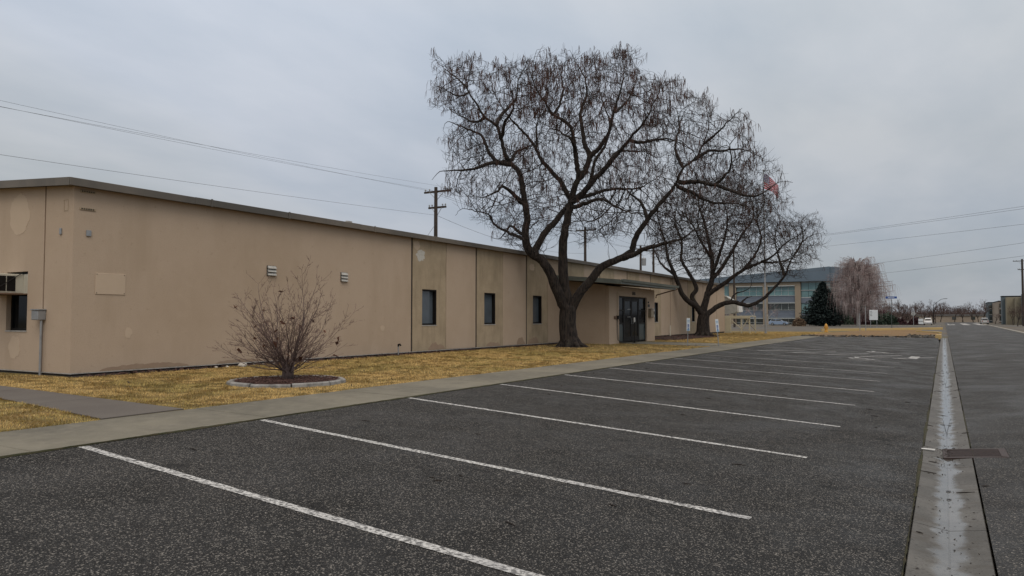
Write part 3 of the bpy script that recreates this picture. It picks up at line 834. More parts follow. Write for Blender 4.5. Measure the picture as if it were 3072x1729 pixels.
# covered-over sign board and small plates
b_ = G().cbox(WX, WX+.014, 9.60, 10.30, 1.78, 2.25, .004).build('cover_board', M_patch, bld)
for yy in (9.63, 10.27):
    for zz in (1.81, 2.22): G().box(WX+.0145, WX+.018, yy-.008, yy+.008, zz-.008, zz+.008).build('screw', M_black, b_)
for (yy, zz) in ((9.22, 3.60), (9.22, 3.98)):
    v = G().cbox(WX, WX+.02, yy, yy+.35, zz, zz+.055, .004).build('blocked_vent', M_stucco2, bld)
    for k in range(6): G().box(WX+.0205, WX+.023, yy+.03+k*.05, yy+.06+k*.05, zz+.012, zz+.042).build('slot', M_joint, v)
G().cbox(WX, WX+.03, 9.37, 9.48, 3.04, 3.17, .006).build('blank_plate', M_grey, bld)
G().cbox(-16.49, -16.42, 9.07, 9.1, 3.07, 3.21, .006).build('blank_plate', M_grey, bld)
def rrect_ring(x0, x1, z0, z1, y, t=.012):
    g = G()
    for p, q in (((x0, z0), (x1, z0)), ((x1, z0), (x1, z1)), ((x1, z1), (x0, z1)), ((x0, z1), (x0, z0))):
        g.tube([(p[0], y, p[1]), (q[0], y, q[1])], t*.6, 5)
    return g
rrect_ring(-16.36, -16.22, 3.58, 3.82, 9.098).build('patch_outline', M_stucco2, bld)
def blob(name, m, cx, cz, rx, rz, axis, plane, seed, rough=.16):
    g = G(); n = 44; pl = []
    for k in range(n):
        a = 2*math.pi*k/n
        f = 1 + rough*fnoise(math.cos(a)*1.7, math.sin(a)*1.7, 1, seed) + rough*.7*fnoise(math.cos(a)*5, math.sin(a)*5, 1, seed+3)
        pl.append((cx+rx*f*math.cos(a), cz+rz*f*math.sin(a)))
    t = .004
    if axis == 'x': g.prism(pl, 'x', plane-.003, plane+t)
    else: g.prism(pl, 'y', plane-t, plane+.003)
    return g.build(name, m, bld)
blob('plaster_patch', M_patch, -18.17, 3.62, .42, .46, 'y', 9.1, 4, .2)
blob('plaster_patch', M_patch, -18.22, .58, .24, .24, 'y', 9.1, 9, .2)
blob('plaster_patch', M_spall, 21.50, 3.52, .27, .20, 'x', WX, 14, .35)
blob('plaster_patch', M_patch, 21.28, 3.86, .20, .16, 'x', WX, 24, .3)
blob('plaster_patch', M_patch, 30.05, 3.6, .25, .16, 'x', WX, 27, .3)
blob('plaster_patch', M_patch, 16.6, .95, .10, .10, 'x', WX, 31, .2)
blob('plaster_patch', M_patch, 19.4, .92, .11, .09, 'x', WX, 33, .2)
blob('plaster_patch', M_patch, 10.4, .92, .09, .12, 'x', WX, 35, .2)
M_damp = mat('damp_stain', (0.30, 0.215, 0.15), 0.9, layers=[('noise', 4, 5, 0.45, 0.7, (0.33, 0.245, 0.175), 0.8)])
def stain(y0, y1, h, seed):
    g = G(); n = 40; top = []
    for k in range(n+1):
        yy = y0+(y1-y0)*k/n; e = math.sin(math.pi*k/n)**.5
        top.append((yy, ZB+.02+h*e*(.55+.6*abs(fnoise(yy, 0, 2.2, seed))+.25*fnoise(yy, 2, 9, seed))))
    pl = [(y0, ZB+.012), (y1, ZB+.012)] + top[::-1]
    for i in range(n):
        (a0, t0), (a1, t1) = top[i], top[i+1]
        g.add([(WX+.003, a0, ZB+.012), (WX+.003, a1, ZB+.012), (WX+.003, a1, t1), (WX+.003, a0, t0)], [(0, 1, 2, 3)])
    g.build('damp_patch', M_damp, bld)
stain(9.75, 12.0, .17, 3); stain(12.8, 14.3, .12, 7); stain(22.0, 23.05, .36, 12); stain(26.0, 27.2, .22, 15); stain(28.6, 29.35, .36, 18); stain(29.6, 30.7, .40, 21)

# ---- entrance porch
VX = -13.72
def pbox(*a, m=M_stucco, name='porch_wall'):
    return G().cbox(*a, .012).build(name, m, bld)
ZP = 2.84
G().prism([(-15.99, -.3), (VX-.202, -.3), (VX-.202, ZP+.04), (-15.99, 3.14)], 'y', 33.8, 34.0).build('porch_wall', M_stucco, bld)
G().prism([(-15.99, -.3), (VX-.202, -.3), (VX-.202, ZP+.04), (-15.99, 3.14)], 'y', 40.4, 40.6).build('porch_wall', M_stucco, bld)
pbox(VX-.2, VX, 33.8, 35.1, -.3, ZP); pbox(VX-.2, VX, 39.3, 40.6, -.3, ZP)
pbox(VX-.2, VX, 35.101, 39.299, 2.38, ZP)
G().box(-15.95, VX-.21, 34.01, 40.39, -.25, -.01).build('porch_floor', M_conc, bld)
G().box(-15.9, -15.8, 34.1, 40.3, -.01, 2.9).build('porch_back_wall', M_interior, bld)
# storefront: sidelight, two doors, sidelight
sf = G()
DX0, DX1 = VX-.15, VX-.09
def bar(y0, y1, z0, z1, e=0.0): sf.cbox(DX0-e, DX1+e, y0, y1, z0, z1, .006)
bar(35.10, 35.17, .0, 2.38); bar(39.23, 39.30, .0, 2.38); bar(35.171, 39.229, 2.29, 2.38)
bar(35.93, 36.02, .0, 2.289); bar(38.2, 38.29, .0, 2.289)
for ya, yb in ((35.171, 35.929), (38.291, 39.229)):
    for z in (.02, .95, 1.62): bar(ya, yb, z, z+.07)
frame = sf.build('storefront_frame', M_dkframe, bld)
M_panel = mat('translucent_grey_panel', (0.055, 0.072, 0.075), 0.25, spec=0.2)
for ya, yb in ((35.171, 35.929), (38.291, 39.229)):
    for z0, z1 in ((.09, .95), (1.02, 1.62), (1.69, 2.29)):
        G().box(DX0+.02, DX0+.03, ya, yb, z0, z1).build('pane', M_panel if z0 < .5 else M_glass, frame)
for ya, yb, hs in ((36.03, 37.10, 36.98), (37.12, 38.19, 37.24)):
    g = G()
    X0, X1 = DX0+.005, DX1-.005
    for p in ((ya, ya+.12, .03, 2.28), (yb-.12, yb, .03, 2.28), (ya+.121, yb-.121, 2.14, 2.28), (ya+.121, yb-.121, .03, .30)): g.cbox(X0, X1, *p, .005)
    dr = g.build('door', M_dkframe, bld)
    G().box(X0+.02, X0+.03, ya+.12, yb-.12, .30, 2.14).build('pane', M_glass, dr)
    G().tube([(X1+.01, hs, .95), (X1+.06, hs, .97), (X1+.06, hs, 1.23), (X1+.01, hs, 1.25)], .012, 8).build('handle', M_grey, dr)
    for z in (1.30, 1.70): G().box(X0+.031, X0+.034, hs-.35, hs-.27, z, z+.04).build('notice', M_white, dr)
# canopy
CY0, CY1, CXF = 32.62, 41.2, -12.68
def zcan(x): return 3.36 - 0.088*(x+16)
can = G().prism([(-15.995, zcan(-15.995)-.03), (CXF, zcan(CXF)-.03), (CXF, zcan(CXF)-.05), (-15.995, zcan(-15.995)-.05)], 'y', CY0, CY1).build('canopy', M_teal, bld)
for yy in (CY0, CY1-.03):
    G().prism([(-15.995, zcan(-15.995)-.20), (CXF, zcan(CXF)-.21), (CXF, zcan(CXF)), (-15.995, zcan(-15.995))], 'y', yy-.032, yy-.002).build('canopy_fascia', M_teal, can)
G().cbox(CXF+.002, CXF+.03, CY0, CY1-.04, zcan(CXF)-.21, zcan(CXF)-.01, .005).build('canopy_fascia', M_teal, can)
G().prism([(-15.99, zcan(-15.99)-.21), (CXF-.01, zcan(CXF)-.21), (CXF-.01, zcan(CXF)-.19), (-15.99, zcan(-15.99)-.19)], 'y', CY0+.01, CY1-.08).build('canopy_soffit', M_soffit, can)
gx0 = CXF+.032
G().prism([(gx0, zcan(CXF)-.10), (gx0+.09, zcan(CXF)-.10), (gx0+.12, zcan(CXF)+.02), (gx0+.105, zcan(CXF)+.02), (gx0+.08, zcan(CXF)-.085), (gx0+.015, zcan(CXF)-.085), (gx0+.015, zcan(CXF)+.02), (gx0, zcan(CXF)+.02)], 'y', CY0+.05, CY1+.25).build('rain_gutter', M_teal, can)
G().tube([(gx0+.05, CY1+.12, zcan(CXF)-.09), (gx0+.05, CY1+.12, zcan(CXF)-.16), (-13.66, 40.72, 2.56), (-13.66, 40.68, 2.4)], .035, 8).build('downspout', M_jointbrown, can)
num = text_mesh('house_number', '1765', .26, M_black, bld, (VX+.012, 37.2, 2.47), (R(90), 0, R(90)), .008)

# ------------------------------------------------------------------ things on and around the building
t = thing('window_air_conditioner', (-18.55, 9.1, 1.80), 'cream window air conditioner jutting from the end wall window', 'air conditioner')
x0, x1, y0, y1, z0, z1 = -18.95, -18.0, 8.45, 9.16, 1.81, 2.25
g = G().cbox(x0, x1, y0, y1, z0, z1, .015); g.build('casing', M_cream, t)
for k in range(2):
    G().cbox(x1, x1+.012, y0+.14+k*.20, y0+.32+k*.20, z0+.05, z1-.05, .004).build('side_grille', M_dkframe, t)
for k in range(14):
    G().box(x0+.03+k*.065, x0+.06+k*.065, y0-.012, y0-.001, z0+.04, z1-.04).build('fin', M_cream, t)
G().cbox(x1+.002, -17.76, 9.14, 9.17, z0, z1, .004).build('side_panel', M_cream, t)
G().tube([(x1+.02, y0+.03, z0+.03), (x1+.02, 9.12, z1+.04)], .008, 6).build('support_rod', M_black, t)
G().cbox(x0, -17.77, y0, 9.14, z0-.03, z0-.002, .004).build('base_tray', M_jointbrown, t)

t = thing('junction_box', (-17.08, 9.1, 0), 'grey electrical box with conduit on the end wall', 'electrical box')
G().cbox(-17.22, -16.96, 8.92, 9.099, 1.21, 1.42, .012).build('enclosure', M_grey, t)
G().cbox(-17.235, -16.945, 8.905, 9.099, 1.422, 1.452, .006).build('cover', M_grey, t)
G().tube([(-17.0, 9.02, 1.20), (-17.0, 9.02, -.06)], .026, 10).build('conduit', M_grey, t)

t = thing('hose_spigot', (-15.72, 19.9, 0.0), 'short pipe spigot standing at the foot of the wall', 'spigot')
G().tube([(-15.72, 19.9, -.03), (-15.72, 19.9, .30)], .022, 8).build('riser', M_grey, t)
G().tube([(-15.72, 19.9, .295), (-15.72, 19.90, .36), (-15.64, 19.88, .37), (-15.60, 19.87, .33)], .03, 8).build('valve', M_dkframe, t)

def rock(name, loc, s, m, label, seed, group=None, cat='rock'):
    bm = bmesh.new(); bmesh.ops.create_icosphere(bm, subdivisions=2, radius=1)
    for v in bm.verts:
        f = 1 + .25*mnoise.noise(v.co*1.3 + Vector((seed, 0, 0)))
        v.co = Vector((v.co.x*s[0]*f, v.co.y*s[1]*f, v.co.z*s[2]*f + s[2]*.6))
    me = bpy.data.meshes.new(name); bm.to_mesh(me); bm.free(); me.materials.append(m)
    o = bpy.data.objects.new(name, me); COL.objects.link(o); o.location = loc
    return tag(o, label, cat, group)
M_rockw = mat('pale_stone', (0.50, 0.47, 0.42), 0.9, layers=[('noise', 12, 4, 0.45, 0.7, (0.33, 0.30, 0.26), 0.7)])
rock('stone', (-15.55, 13.25, -.01), (.13, .11, .075), M_rockw, 'white rounded stone by the wall left of the bare shrub', 1)
for i, yy in enumerate((13.75, 14.1, 14.5, 12.9, 12.6, 15.6)):
    rock('stone', (-15.72+.05*math.sin(i*3), yy, -.01), (.045, .05, .03), M_rockw, 'small pale stone in the soil strip by the wall', i+4, 'small stones along the wall')

# mailbox, intercom and plates beside the door
t = thing('mailbox', (VX, 39.75, 1.25), 'tan metal mailbox beside the glass doors', 'mailbox')
G().cbox(VX, VX+.18, 39.5, 39.95, 1.30, 1.75, .01).build('box', mat('tan_metal', (0.26, 0.21, 0.145), 0.5, layers=[('noise', 5, 3, .4, .7, (0.2, .16, .11), .6)]), t)
G().cbox(VX, VX+.19, 39.49, 39.96, 1.755, 1.78, .004).build('lid', M_jointbrown, t)
t = thing('door_intercom', (VX, 40.2, 1.3), 'white intercom panel right of the tan mailbox', 'intercom')
G().cbox(VX, VX+.07, 40.03, 40.36, 1.30, 1.80, .01).build('plate', M_white, t)
G().tube([(VX+.071, 40.2, 1.45), (VX+.10, 40.2, 1.47), (VX+.10, 40.2, 1.62), (VX+.071, 40.2, 1.64)], .02, 8).build('handset', M_black, t)
o = G().cbox(VX, VX+.03, 39.42, 39.70, 1.87, 2.02, .006).build('small_sign', M_black, loc=(VX, 39.56, 1.87)); tag(o, 'small black plate on the porch wall above the mailbox', 'sign')
o = G().cbox(VX, VX+.05, 39.42, 39.52, 2.08, 2.18, .006).build('door_bell', M_black, loc=(VX, 39.47, 2.08)); tag(o, 'small dark button box above the black plate', 'bell')
t = thing('porch_outlet', (VX, 34.7, 1.2), 'dark outlet boxes with conduit and hanging cable left of the doors', 'outlet')
G().cbox(VX, VX+.05, 34.38, 34.68, 1.22, 1.36, .006).build('cover', M_jointbrown, t)
G().cbox(VX, VX+.12, 34.70, 34.95, 1.20, 1.38, .006).build('box', M_dkframe, t)
G().tube([(VX+.02, 34.82, 1.38), (VX+.02, 34.82, 2.6)], .012, 6).build('conduit', M_stucco2, t)
for dy in (0, .12):
    G().tube([(VX+.03, 34.74+dy, 1.20), (VX+.04, 34.72+dy, .6), (VX+.06, 34.74+dy, .15), (VX+.14, 34.95+dy, .03), (VX+.25, 35.4, .025)], .012, 6).build('cable', M_black, t)
t = thing('ash_post', (-13.25, 36.0, 0.0), 'slim dark post with a white top before the doors', 'ash receptacle')
G().lathe([(.16, -.035), (.16, -.01), (.03, .02), (.018, .05), (.018, 1.05)], 12, (-13.25, 36.0, 0)).build('post', M_dkframe, t, smooth=False)
G().lathe([(.045, 1.05), (.05, 1.09), (.05, 1.24), (.035, 1.28), (.0, 1.29)], 12, (-13.25, 36.0, 0)).build('top', M_white, t)
o = G().tube([(-15.85, 50.2, -.05), (-15.85, 50.2, .75)], .035, 8).build('stand_pipe', M_cream, loc=(-15.85, 50.2, 0)); tag(o, 'short cream pipe rising from the mulch by the wall', 'pipe')
LIMBS1=[
 ('T',None,[-0.0,-0.0,-0.07,0.477,-0.06,-0.03,0.39,0.42,-0.09,-0.05,0.92,0.378,-0.09,-0.05,1.36,0.359,-0.06,-0.03,1.83,0.353]),
 ('A','T',[-0.03,-0.02,1.44,0.256,-0.27,-0.33,2.09,0.239,-0.51,-0.66,3.0,0.217,-0.83,-1.02,3.76,0.197,-1.19,-1.32,4.07,0.185,-1.36,-1.51,4.43,0.175,-1.38,-1.62,5.01,0.162,-1.26,-1.68,5.66,0.148,-1.34,-1.95,6.9,0.121,-1.4,-2.1,7.54,0.108,-1.65,-2.33,7.89,0.098,-1.86,-2.55,8.35,0.087,-1.99,-2.75,9.1,0.071,-2.08,-2.88,9.5,0.063,-2.49,-3.23,9.89,0.051,-2.7,-3.44,10.34,0.041,-2.96,-3.7,10.85,0.031,-3.01,-3.78,11.13,0.026,-2.8,-3.79,11.86,0.015,-2.63,-3.79,12.43,0.008]),
 ('C','T',[-0.03,-0.02,1.44,0.265,-0.13,-0.13,2.15,0.247,-0.21,-0.23,3.01,0.226,-0.2,-0.29,4.16,0.199,-0.15,-0.3,4.84,0.183,-0.07,-0.28,5.32,0.172,0.12,-0.23,6.24,0.151,0.26,-0.18,6.85,0.137,0.46,-0.1,7.46,0.123,0.45,-0.13,7.88,0.113,0.36,-0.23,8.8,0.094,0.27,-0.32,9.59,0.078,0.04,-0.48,9.96,0.069,-0.42,-0.77,10.26,0.057,-0.68,-0.95,10.74,0.046,-0.98,-1.15,11.29,0.035,-1.18,-1.3,11.84,0.025,-1.11,-1.3,12.63,0.013,-0.99,-1.25,13.12,0.008]),
 ('Dd','T',[0.0,0.0,1.53,0.221,0.33,0.04,2.19,0.205,0.62,0.12,2.6,0.194,0.98,0.23,3.04,0.181,1.3,0.33,3.45,0.17,1.58,0.43,3.65,0.162,2.03,0.6,3.84,0.151,2.33,0.72,3.99,0.143,2.61,0.82,4.21,0.136,2.63,0.81,4.31,0.133,2.81,0.83,4.82,0.122,3.22,0.94,5.49,0.106,3.86,1.15,6.33,0.085,4.34,1.31,6.91,0.07,4.75,1.4,7.74,0.053,5.21,1.57,8.14,0.042,5.53,1.66,8.72,0.031,5.79,1.68,9.54,0.018,5.75,1.54,10.36,0.008]),
 ('A1','A',[-1.65,-2.33,7.89,0.11,-2.12,-2.93,7.91,0.087,-2.39,-3.27,7.82,0.073,-2.66,-3.61,7.58,0.059,-3.18,-4.2,7.47,0.037,-3.68,-4.78,7.36,0.017,-3.89,-5.08,6.98,0.008]),
 ('A2','A',[-1.86,-2.44,7.92,0.11,-2.42,-2.31,8.12,0.096,-2.96,-2.11,8.68,0.078,-3.51,-1.82,9.48,0.056,-4.37,-1.74,9.93,0.036,-5.48,-1.69,10.41,0.015,-5.8,-1.57,10.08,0.008]),
 ('A3','A',[-2.08,-2.88,9.5,0.096,-2.21,-2.43,9.98,0.084,-2.18,-1.75,10.57,0.066,-2.13,-1.1,11.17,0.049,-2.4,-0.35,12.31,0.025,-2.41,0.47,13.33,0.008]),
 ('A4','A',[-1.93,-2.72,8.98,0.083,-1.55,-3.09,9.56,0.061,-1.03,-3.29,10.02,0.041,-0.88,-3.68,10.59,0.023,-0.91,-4.2,11.14,0.008]),
 ('A5','A',[-1.67,-2.34,8.01,0.083,-1.98,-1.36,8.65,0.062,-2.02,-0.4,9.04,0.043,-2.03,0.57,9.5,0.025,-2.26,1.59,10.34,0.008]),
 ('A6','A',[-1.44,-1.78,6.24,0.11,-1.53,-2.41,6.6,0.084,-1.72,-3.02,6.85,0.059,-1.77,-3.28,6.61,0.048,-1.91,-3.62,6.43,0.035,-2.1,-4.07,6.24,0.02,-2.28,-4.52,6.3,0.008]),
 ('A7','A',[-1.36,-1.61,4.87,0.096,-1.78,-1.37,5.06,0.08,-2.46,-1.03,5.42,0.053,-2.94,-0.73,5.14,0.032,-3.33,-0.53,4.94,0.017,-3.75,-0.41,5.01,0.008]),
 ('A8','A',[-1.36,-1.61,4.73,0.083,-2.16,-1.33,4.98,0.068,-3.36,-0.98,5.57,0.046,-3.8,-0.73,6.08,0.036,-4.48,-0.62,6.27,0.026,-5.41,-0.49,6.49,0.014,-5.9,-0.36,6.21,0.008]),
 ('A9','A',[-2.44,-3.2,9.86,0.069,-3.4,-2.57,9.92,0.051,-4.42,-2.02,10.44,0.033,-5.34,-1.56,10.94,0.018,-6.04,-1.13,11.54,0.008]),
 ('A10','A',[-2.96,-3.7,10.85,0.055,-3.03,-4.43,10.54,0.038,-3.13,-5.3,10.61,0.018,-3.22,-5.85,10.59,0.008]),
 ('A11','A',[-2.99,-3.76,11.01,0.055,-3.83,-3.24,11.71,0.037,-4.69,-2.85,12.34,0.02,-5.45,-2.52,12.95,0.008]),
 ('B','A',[-1.17,-1.32,4.05,0.165,-0.94,-0.7,4.99,0.145,-0.65,-0.25,5.54,0.132,-0.32,0.25,6.21,0.117,-0.03,0.67,6.75,0.106,0.29,1.04,7.09,0.096,0.47,1.41,7.77,0.084,0.5,1.67,8.52,0.072,0.84,2.2,9.43,0.057,0.9,2.56,10.49,0.042,0.51,2.68,11.56,0.028,0.18,2.82,12.66,0.016,-0.03,2.97,13.62,0.008]),
 ('C2','C',[0.08,-0.29,6.6,0.124,-0.32,-0.17,7.33,0.108,-0.92,-0.19,8.01,0.092,-1.33,-0.21,8.49,0.08,-1.56,-0.18,8.97,0.071,-2.13,-0.2,9.73,0.056,-2.74,-0.28,10.37,0.042,-3.16,-0.31,10.94,0.032,-3.75,-0.33,11.87,0.017,-3.99,-0.19,12.81,0.008]),
 ('C2b','C2',[-1.56,-0.18,9.03,0.069,-2.18,1.01,10.53,0.033,-2.18,1.72,11.24,0.017,-2.02,2.3,11.56,0.008]),
 ('C3','C',[0.44,-0.11,7.39,0.152,0.68,0.31,7.94,0.134,0.71,0.56,8.61,0.117,0.45,0.62,9.15,0.103,0.28,0.78,9.96,0.084,0.13,0.96,10.79,0.066,0.27,1.28,11.56,0.049,0.13,1.44,12.41,0.033,-0.36,1.46,13.35,0.016,-0.65,1.47,13.93,0.008]),
 ('C4','C3',[0.71,0.56,8.48,0.11,1.15,0.63,8.88,0.096,1.6,0.67,9.52,0.078,1.83,0.61,10.22,0.062,2.04,0.57,10.8,0.049,2.25,0.54,11.38,0.036,2.43,0.43,12.24,0.02,2.39,0.21,13.03,0.008]),
 ('C5','C',[0.17,-0.2,6.36,0.152,0.64,-0.21,6.69,0.138,1.17,-0.21,7.19,0.121,1.88,-0.2,7.85,0.098,2.64,-0.19,8.6,0.073,3.08,-0.2,9.09,0.059,3.57,-0.18,9.56,0.044,4.03,-0.26,10.3,0.026,4.3,-0.34,10.82,0.016,4.26,-0.57,11.34,0.008]),
 ('C6','C5',[2.93,-0.28,8.85,0.083,3.2,-0.01,8.76,0.072,3.66,0.42,8.85,0.055,4.19,0.9,9.01,0.037,4.71,1.36,8.8,0.021,5.18,1.79,8.47,0.008]),
 ('C7','C',[0.11,-0.23,6.17,0.11,0.71,-0.51,6.18,0.095,1.88,-0.99,6.3,0.064,2.7,-1.34,5.89,0.042,3.56,-1.71,5.5,0.02,4.23,-1.97,5.47,0.008]),
 ('C8','C',[0.23,-0.19,6.54,0.11,0.66,0.8,6.83,0.089,1.15,1.75,7.19,0.068,2.02,3.21,7.4,0.037,2.44,3.95,7.81,0.023,3.02,4.93,8.46,0.008]),
 ('C9','C5',[1.88,-0.2,7.85,0.083,1.89,0.91,8.67,0.059,2.22,1.96,8.9,0.039,2.55,2.9,8.99,0.023,2.87,3.93,8.76,0.008]),
 ('C10','C',[0.39,-0.21,8.68,0.083,0.59,-1.22,8.99,0.054,0.53,-2.31,9.11,0.026,0.41,-3.22,8.98,0.008]),
 ('C11','C',[-0.42,-0.77,10.26,0.069,-0.33,-0.27,10.93,0.053,-0.39,0.15,11.8,0.035,-0.73,0.42,12.77,0.017,-0.96,0.61,13.45,0.008]),
 ('C12','C4',[1.88,0.64,10.34,0.069,2.13,1.72,11.21,0.042,2.21,2.42,12.03,0.024,2.12,3.04,13.0,0.008]),
 ('D2','Dd',[4.49,1.39,7.16,0.11,5.44,1.31,7.06,0.085,6.11,1.29,6.91,0.067,6.71,1.19,7.34,0.048,6.92,0.98,7.85,0.033,6.93,0.66,8.35,0.021,7.43,0.54,8.83,0.008]),
 ('D3','D2',[6.11,1.29,6.91,0.083,6.94,1.19,6.5,0.061,7.57,1.18,6.28,0.045,8.03,1.17,6.32,0.034,8.73,1.11,6.73,0.016,9.25,1.11,6.68,0.008]),
 ('D4','Dd',[2.15,0.67,3.9,0.138,2.54,0.59,3.96,0.125,2.86,0.54,4.03,0.114,3.2,0.47,4.21,0.102,4.01,0.38,4.38,0.075,4.97,0.29,4.57,0.044,5.58,0.17,4.93,0.024,6.24,0.09,5.12,0.008]),
 ('D5','Dd',[4.41,1.35,6.99,0.096,5.06,1.46,6.7,0.076,5.86,1.61,6.23,0.051,6.78,1.84,6.11,0.027,7.7,2.07,5.9,0.008]),
 ('D6','Dd',[3.29,0.99,5.58,0.096,2.65,1.81,6.51,0.059,1.93,2.22,7.08,0.033,1.25,2.78,7.96,0.008]),
 ('D7','Dd',[5.14,1.53,8.06,0.083,5.72,1.92,8.5,0.062,6.22,2.25,8.5,0.047,6.95,2.72,8.6,0.028,7.81,3.29,8.19,0.008]),
 ('D9','Dd',[4.75,1.4,7.74,0.083,4.19,2.13,8.8,0.056,4.09,3.09,10.08,0.029,3.69,3.82,11.42,0.008]),
 ('D10','Dd',[5.53,1.66,8.72,0.069,6.26,1.44,9.17,0.042,6.88,1.27,9.63,0.02,7.31,1.16,9.96,0.008]),
]
LIMBS2=[
 ('T',None,[-0.0,-0.0,-0.09,0.541,-0.02,-0.01,0.57,0.461,0.04,0.02,1.28,0.419,0.11,0.07,1.71,0.413]),
 ('a','T',[0.06,0.03,1.28,0.228,-0.29,-0.43,2.04,0.204,-0.75,-0.89,2.46,0.185,-1.08,-1.23,2.88,0.17,-1.28,-1.51,3.53,0.152,-1.44,-1.8,4.31,0.132,-1.64,-2.07,4.89,0.116,-1.81,-2.31,5.47,0.101,-1.88,-2.6,6.51,0.077,-2.1,-2.99,7.63,0.051,-2.2,-3.3,8.7,0.03,-1.77,-3.31,9.76,0.013]),
 ('b','T',[-0.01,-0.01,1.51,0.199,-0.65,-0.06,2.48,0.173,-0.74,-0.01,2.94,0.162,-0.52,0.22,3.29,0.153,-0.64,0.26,3.78,0.142,-1.11,0.21,4.69,0.12,-1.58,0.14,5.52,0.101,-1.57,0.32,6.37,0.084,-1.67,0.4,7.11,0.071,-2.1,0.4,8.29,0.049,-2.03,0.71,9.78,0.026,-1.7,1.11,10.83,0.013]),
 ('c','T',[0.09,0.05,1.51,0.256,0.08,0.11,2.08,0.241,0.31,0.35,3.19,0.21,0.55,0.58,4.2,0.183,0.54,0.67,5.33,0.155,0.4,0.68,6.31,0.13,0.01,0.61,8.18,0.087,-0.37,0.51,9.62,0.055,-0.26,0.69,11.08,0.028,-0.65,0.55,12.1,0.013]),
 ('c2','c',[0.52,0.57,4.08,0.156,1.08,1.22,4.91,0.133,1.76,2.04,6.36,0.099,2.32,2.69,7.56,0.074,2.91,3.35,8.74,0.05,2.74,3.55,10.09,0.029,2.07,3.47,11.31,0.013]),
 ('c3','c',[0.49,0.65,5.58,0.111,0.1,-0.53,6.65,0.082,-0.19,-1.49,7.7,0.055,-0.53,-2.42,8.69,0.032,0.02,-2.86,9.81,0.013]),
 ('d','c',[0.23,0.31,2.93,0.178,1.39,0.46,3.74,0.148,2.71,0.7,4.68,0.114,3.89,0.97,5.22,0.087,4.64,1.14,5.62,0.07,5.53,1.28,6.54,0.047,6.55,1.5,7.18,0.027,7.19,1.55,8.1,0.013]),
 ('d2','d',[2.71,0.7,4.68,0.111,3.37,1.58,5.82,0.086,3.69,2.14,7.0,0.066,3.38,2.39,8.48,0.043,3.82,3.02,9.79,0.024,3.41,3.09,10.84,0.013]),
 ('d3','d',[3.89,0.97,5.22,0.089,4.54,2.58,5.27,0.063,5.36,4.29,5.65,0.036,6.22,6.06,6.33,0.013]),
 ('e','T',[0.09,0.05,1.36,0.199,0.49,0.16,1.7,0.189,1.12,0.36,2.21,0.172,1.89,0.64,2.41,0.155,2.51,0.87,2.27,0.142,3.01,1.06,2.18,0.132,3.78,1.35,2.54,0.115,4.53,1.6,3.3,0.095,5.3,1.83,4.24,0.074,5.68,1.89,5.21,0.056,6.2,2.01,6.15,0.04,6.84,2.21,6.97,0.025,7.8,2.59,7.24,0.013]),
 ('e2','e',[2.43,0.83,2.29,0.1,2.72,1.16,2.64,0.052,3.12,1.54,2.87,0.013]),
 ('e3','e',[1.82,0.6,2.41,0.067,2.01,1.03,2.98,0.051,2.84,2.0,3.43,0.025,2.99,2.39,4.16,0.013]),
 ('e4','e',[5.3,1.83,4.24,0.111,4.81,2.63,5.55,0.073,4.41,3.44,7.08,0.036,4.56,4.31,8.33,0.013]),
 ('e5','e',[6.0,1.9,5.73,0.089,6.48,2.33,6.86,0.053,6.36,2.39,8.0,0.026,6.72,2.67,8.57,0.013]),
 ('f','c',[0.55,0.58,4.43,0.133,1.21,0.05,5.8,0.102,1.76,-0.42,7.14,0.072,2.04,-0.97,8.45,0.046,1.84,-1.63,9.43,0.027,1.74,-2.23,10.43,0.013]),
 ('g','a',[-1.44,-1.8,4.31,0.111,-2.33,-1.62,4.97,0.075,-2.98,-1.41,5.87,0.042,-3.41,-1.01,7.08,0.013]),
]
ENV1 = [(-6.03,12.62),(-4.33,13.08),(-3.34,12.35),(-1.64,13.08),(-0.03,12.99),(2.21,13.35),(3.19,12.71),(4.62,11.9),(5.15,11.36),(6.57,10.81),(7.63,10.18),(8.33,9.1),(9.21,7.85),(9.91,7.13),(9.72,6.24),(8.29,5.52),(6.5,4.81),(5.08,4.1),(3.66,3.83),(2.96,4.81),(1.54,5.52),(0.65,4.81),(0.12,5.52),(-0.76,4.81),(-1.56,3.92),(-2.89,4.63),(-3.87,5.52),(-4.58,6.24),(-5.74,7.67),(-5.92,8.38),(-5.21,9.64),(-5.93,10.9)]
ENV2 = [(-3.61,6.99),(-3.31,9.29),(-1.29,10.73),(1.01,11.6),(3.3,11.31),(5.0,9.87),(6.27,8.14),(7.56,8.71),(8.83,7.57),(8.38,6.42),(7.23,5.56),(6.06,4.13),(4.64,4.41),(3.21,3.99),(1.78,4.13),(0.65,4.41),(-0.78,4.41),(-2.2,4.99),(-3.34,5.56)]
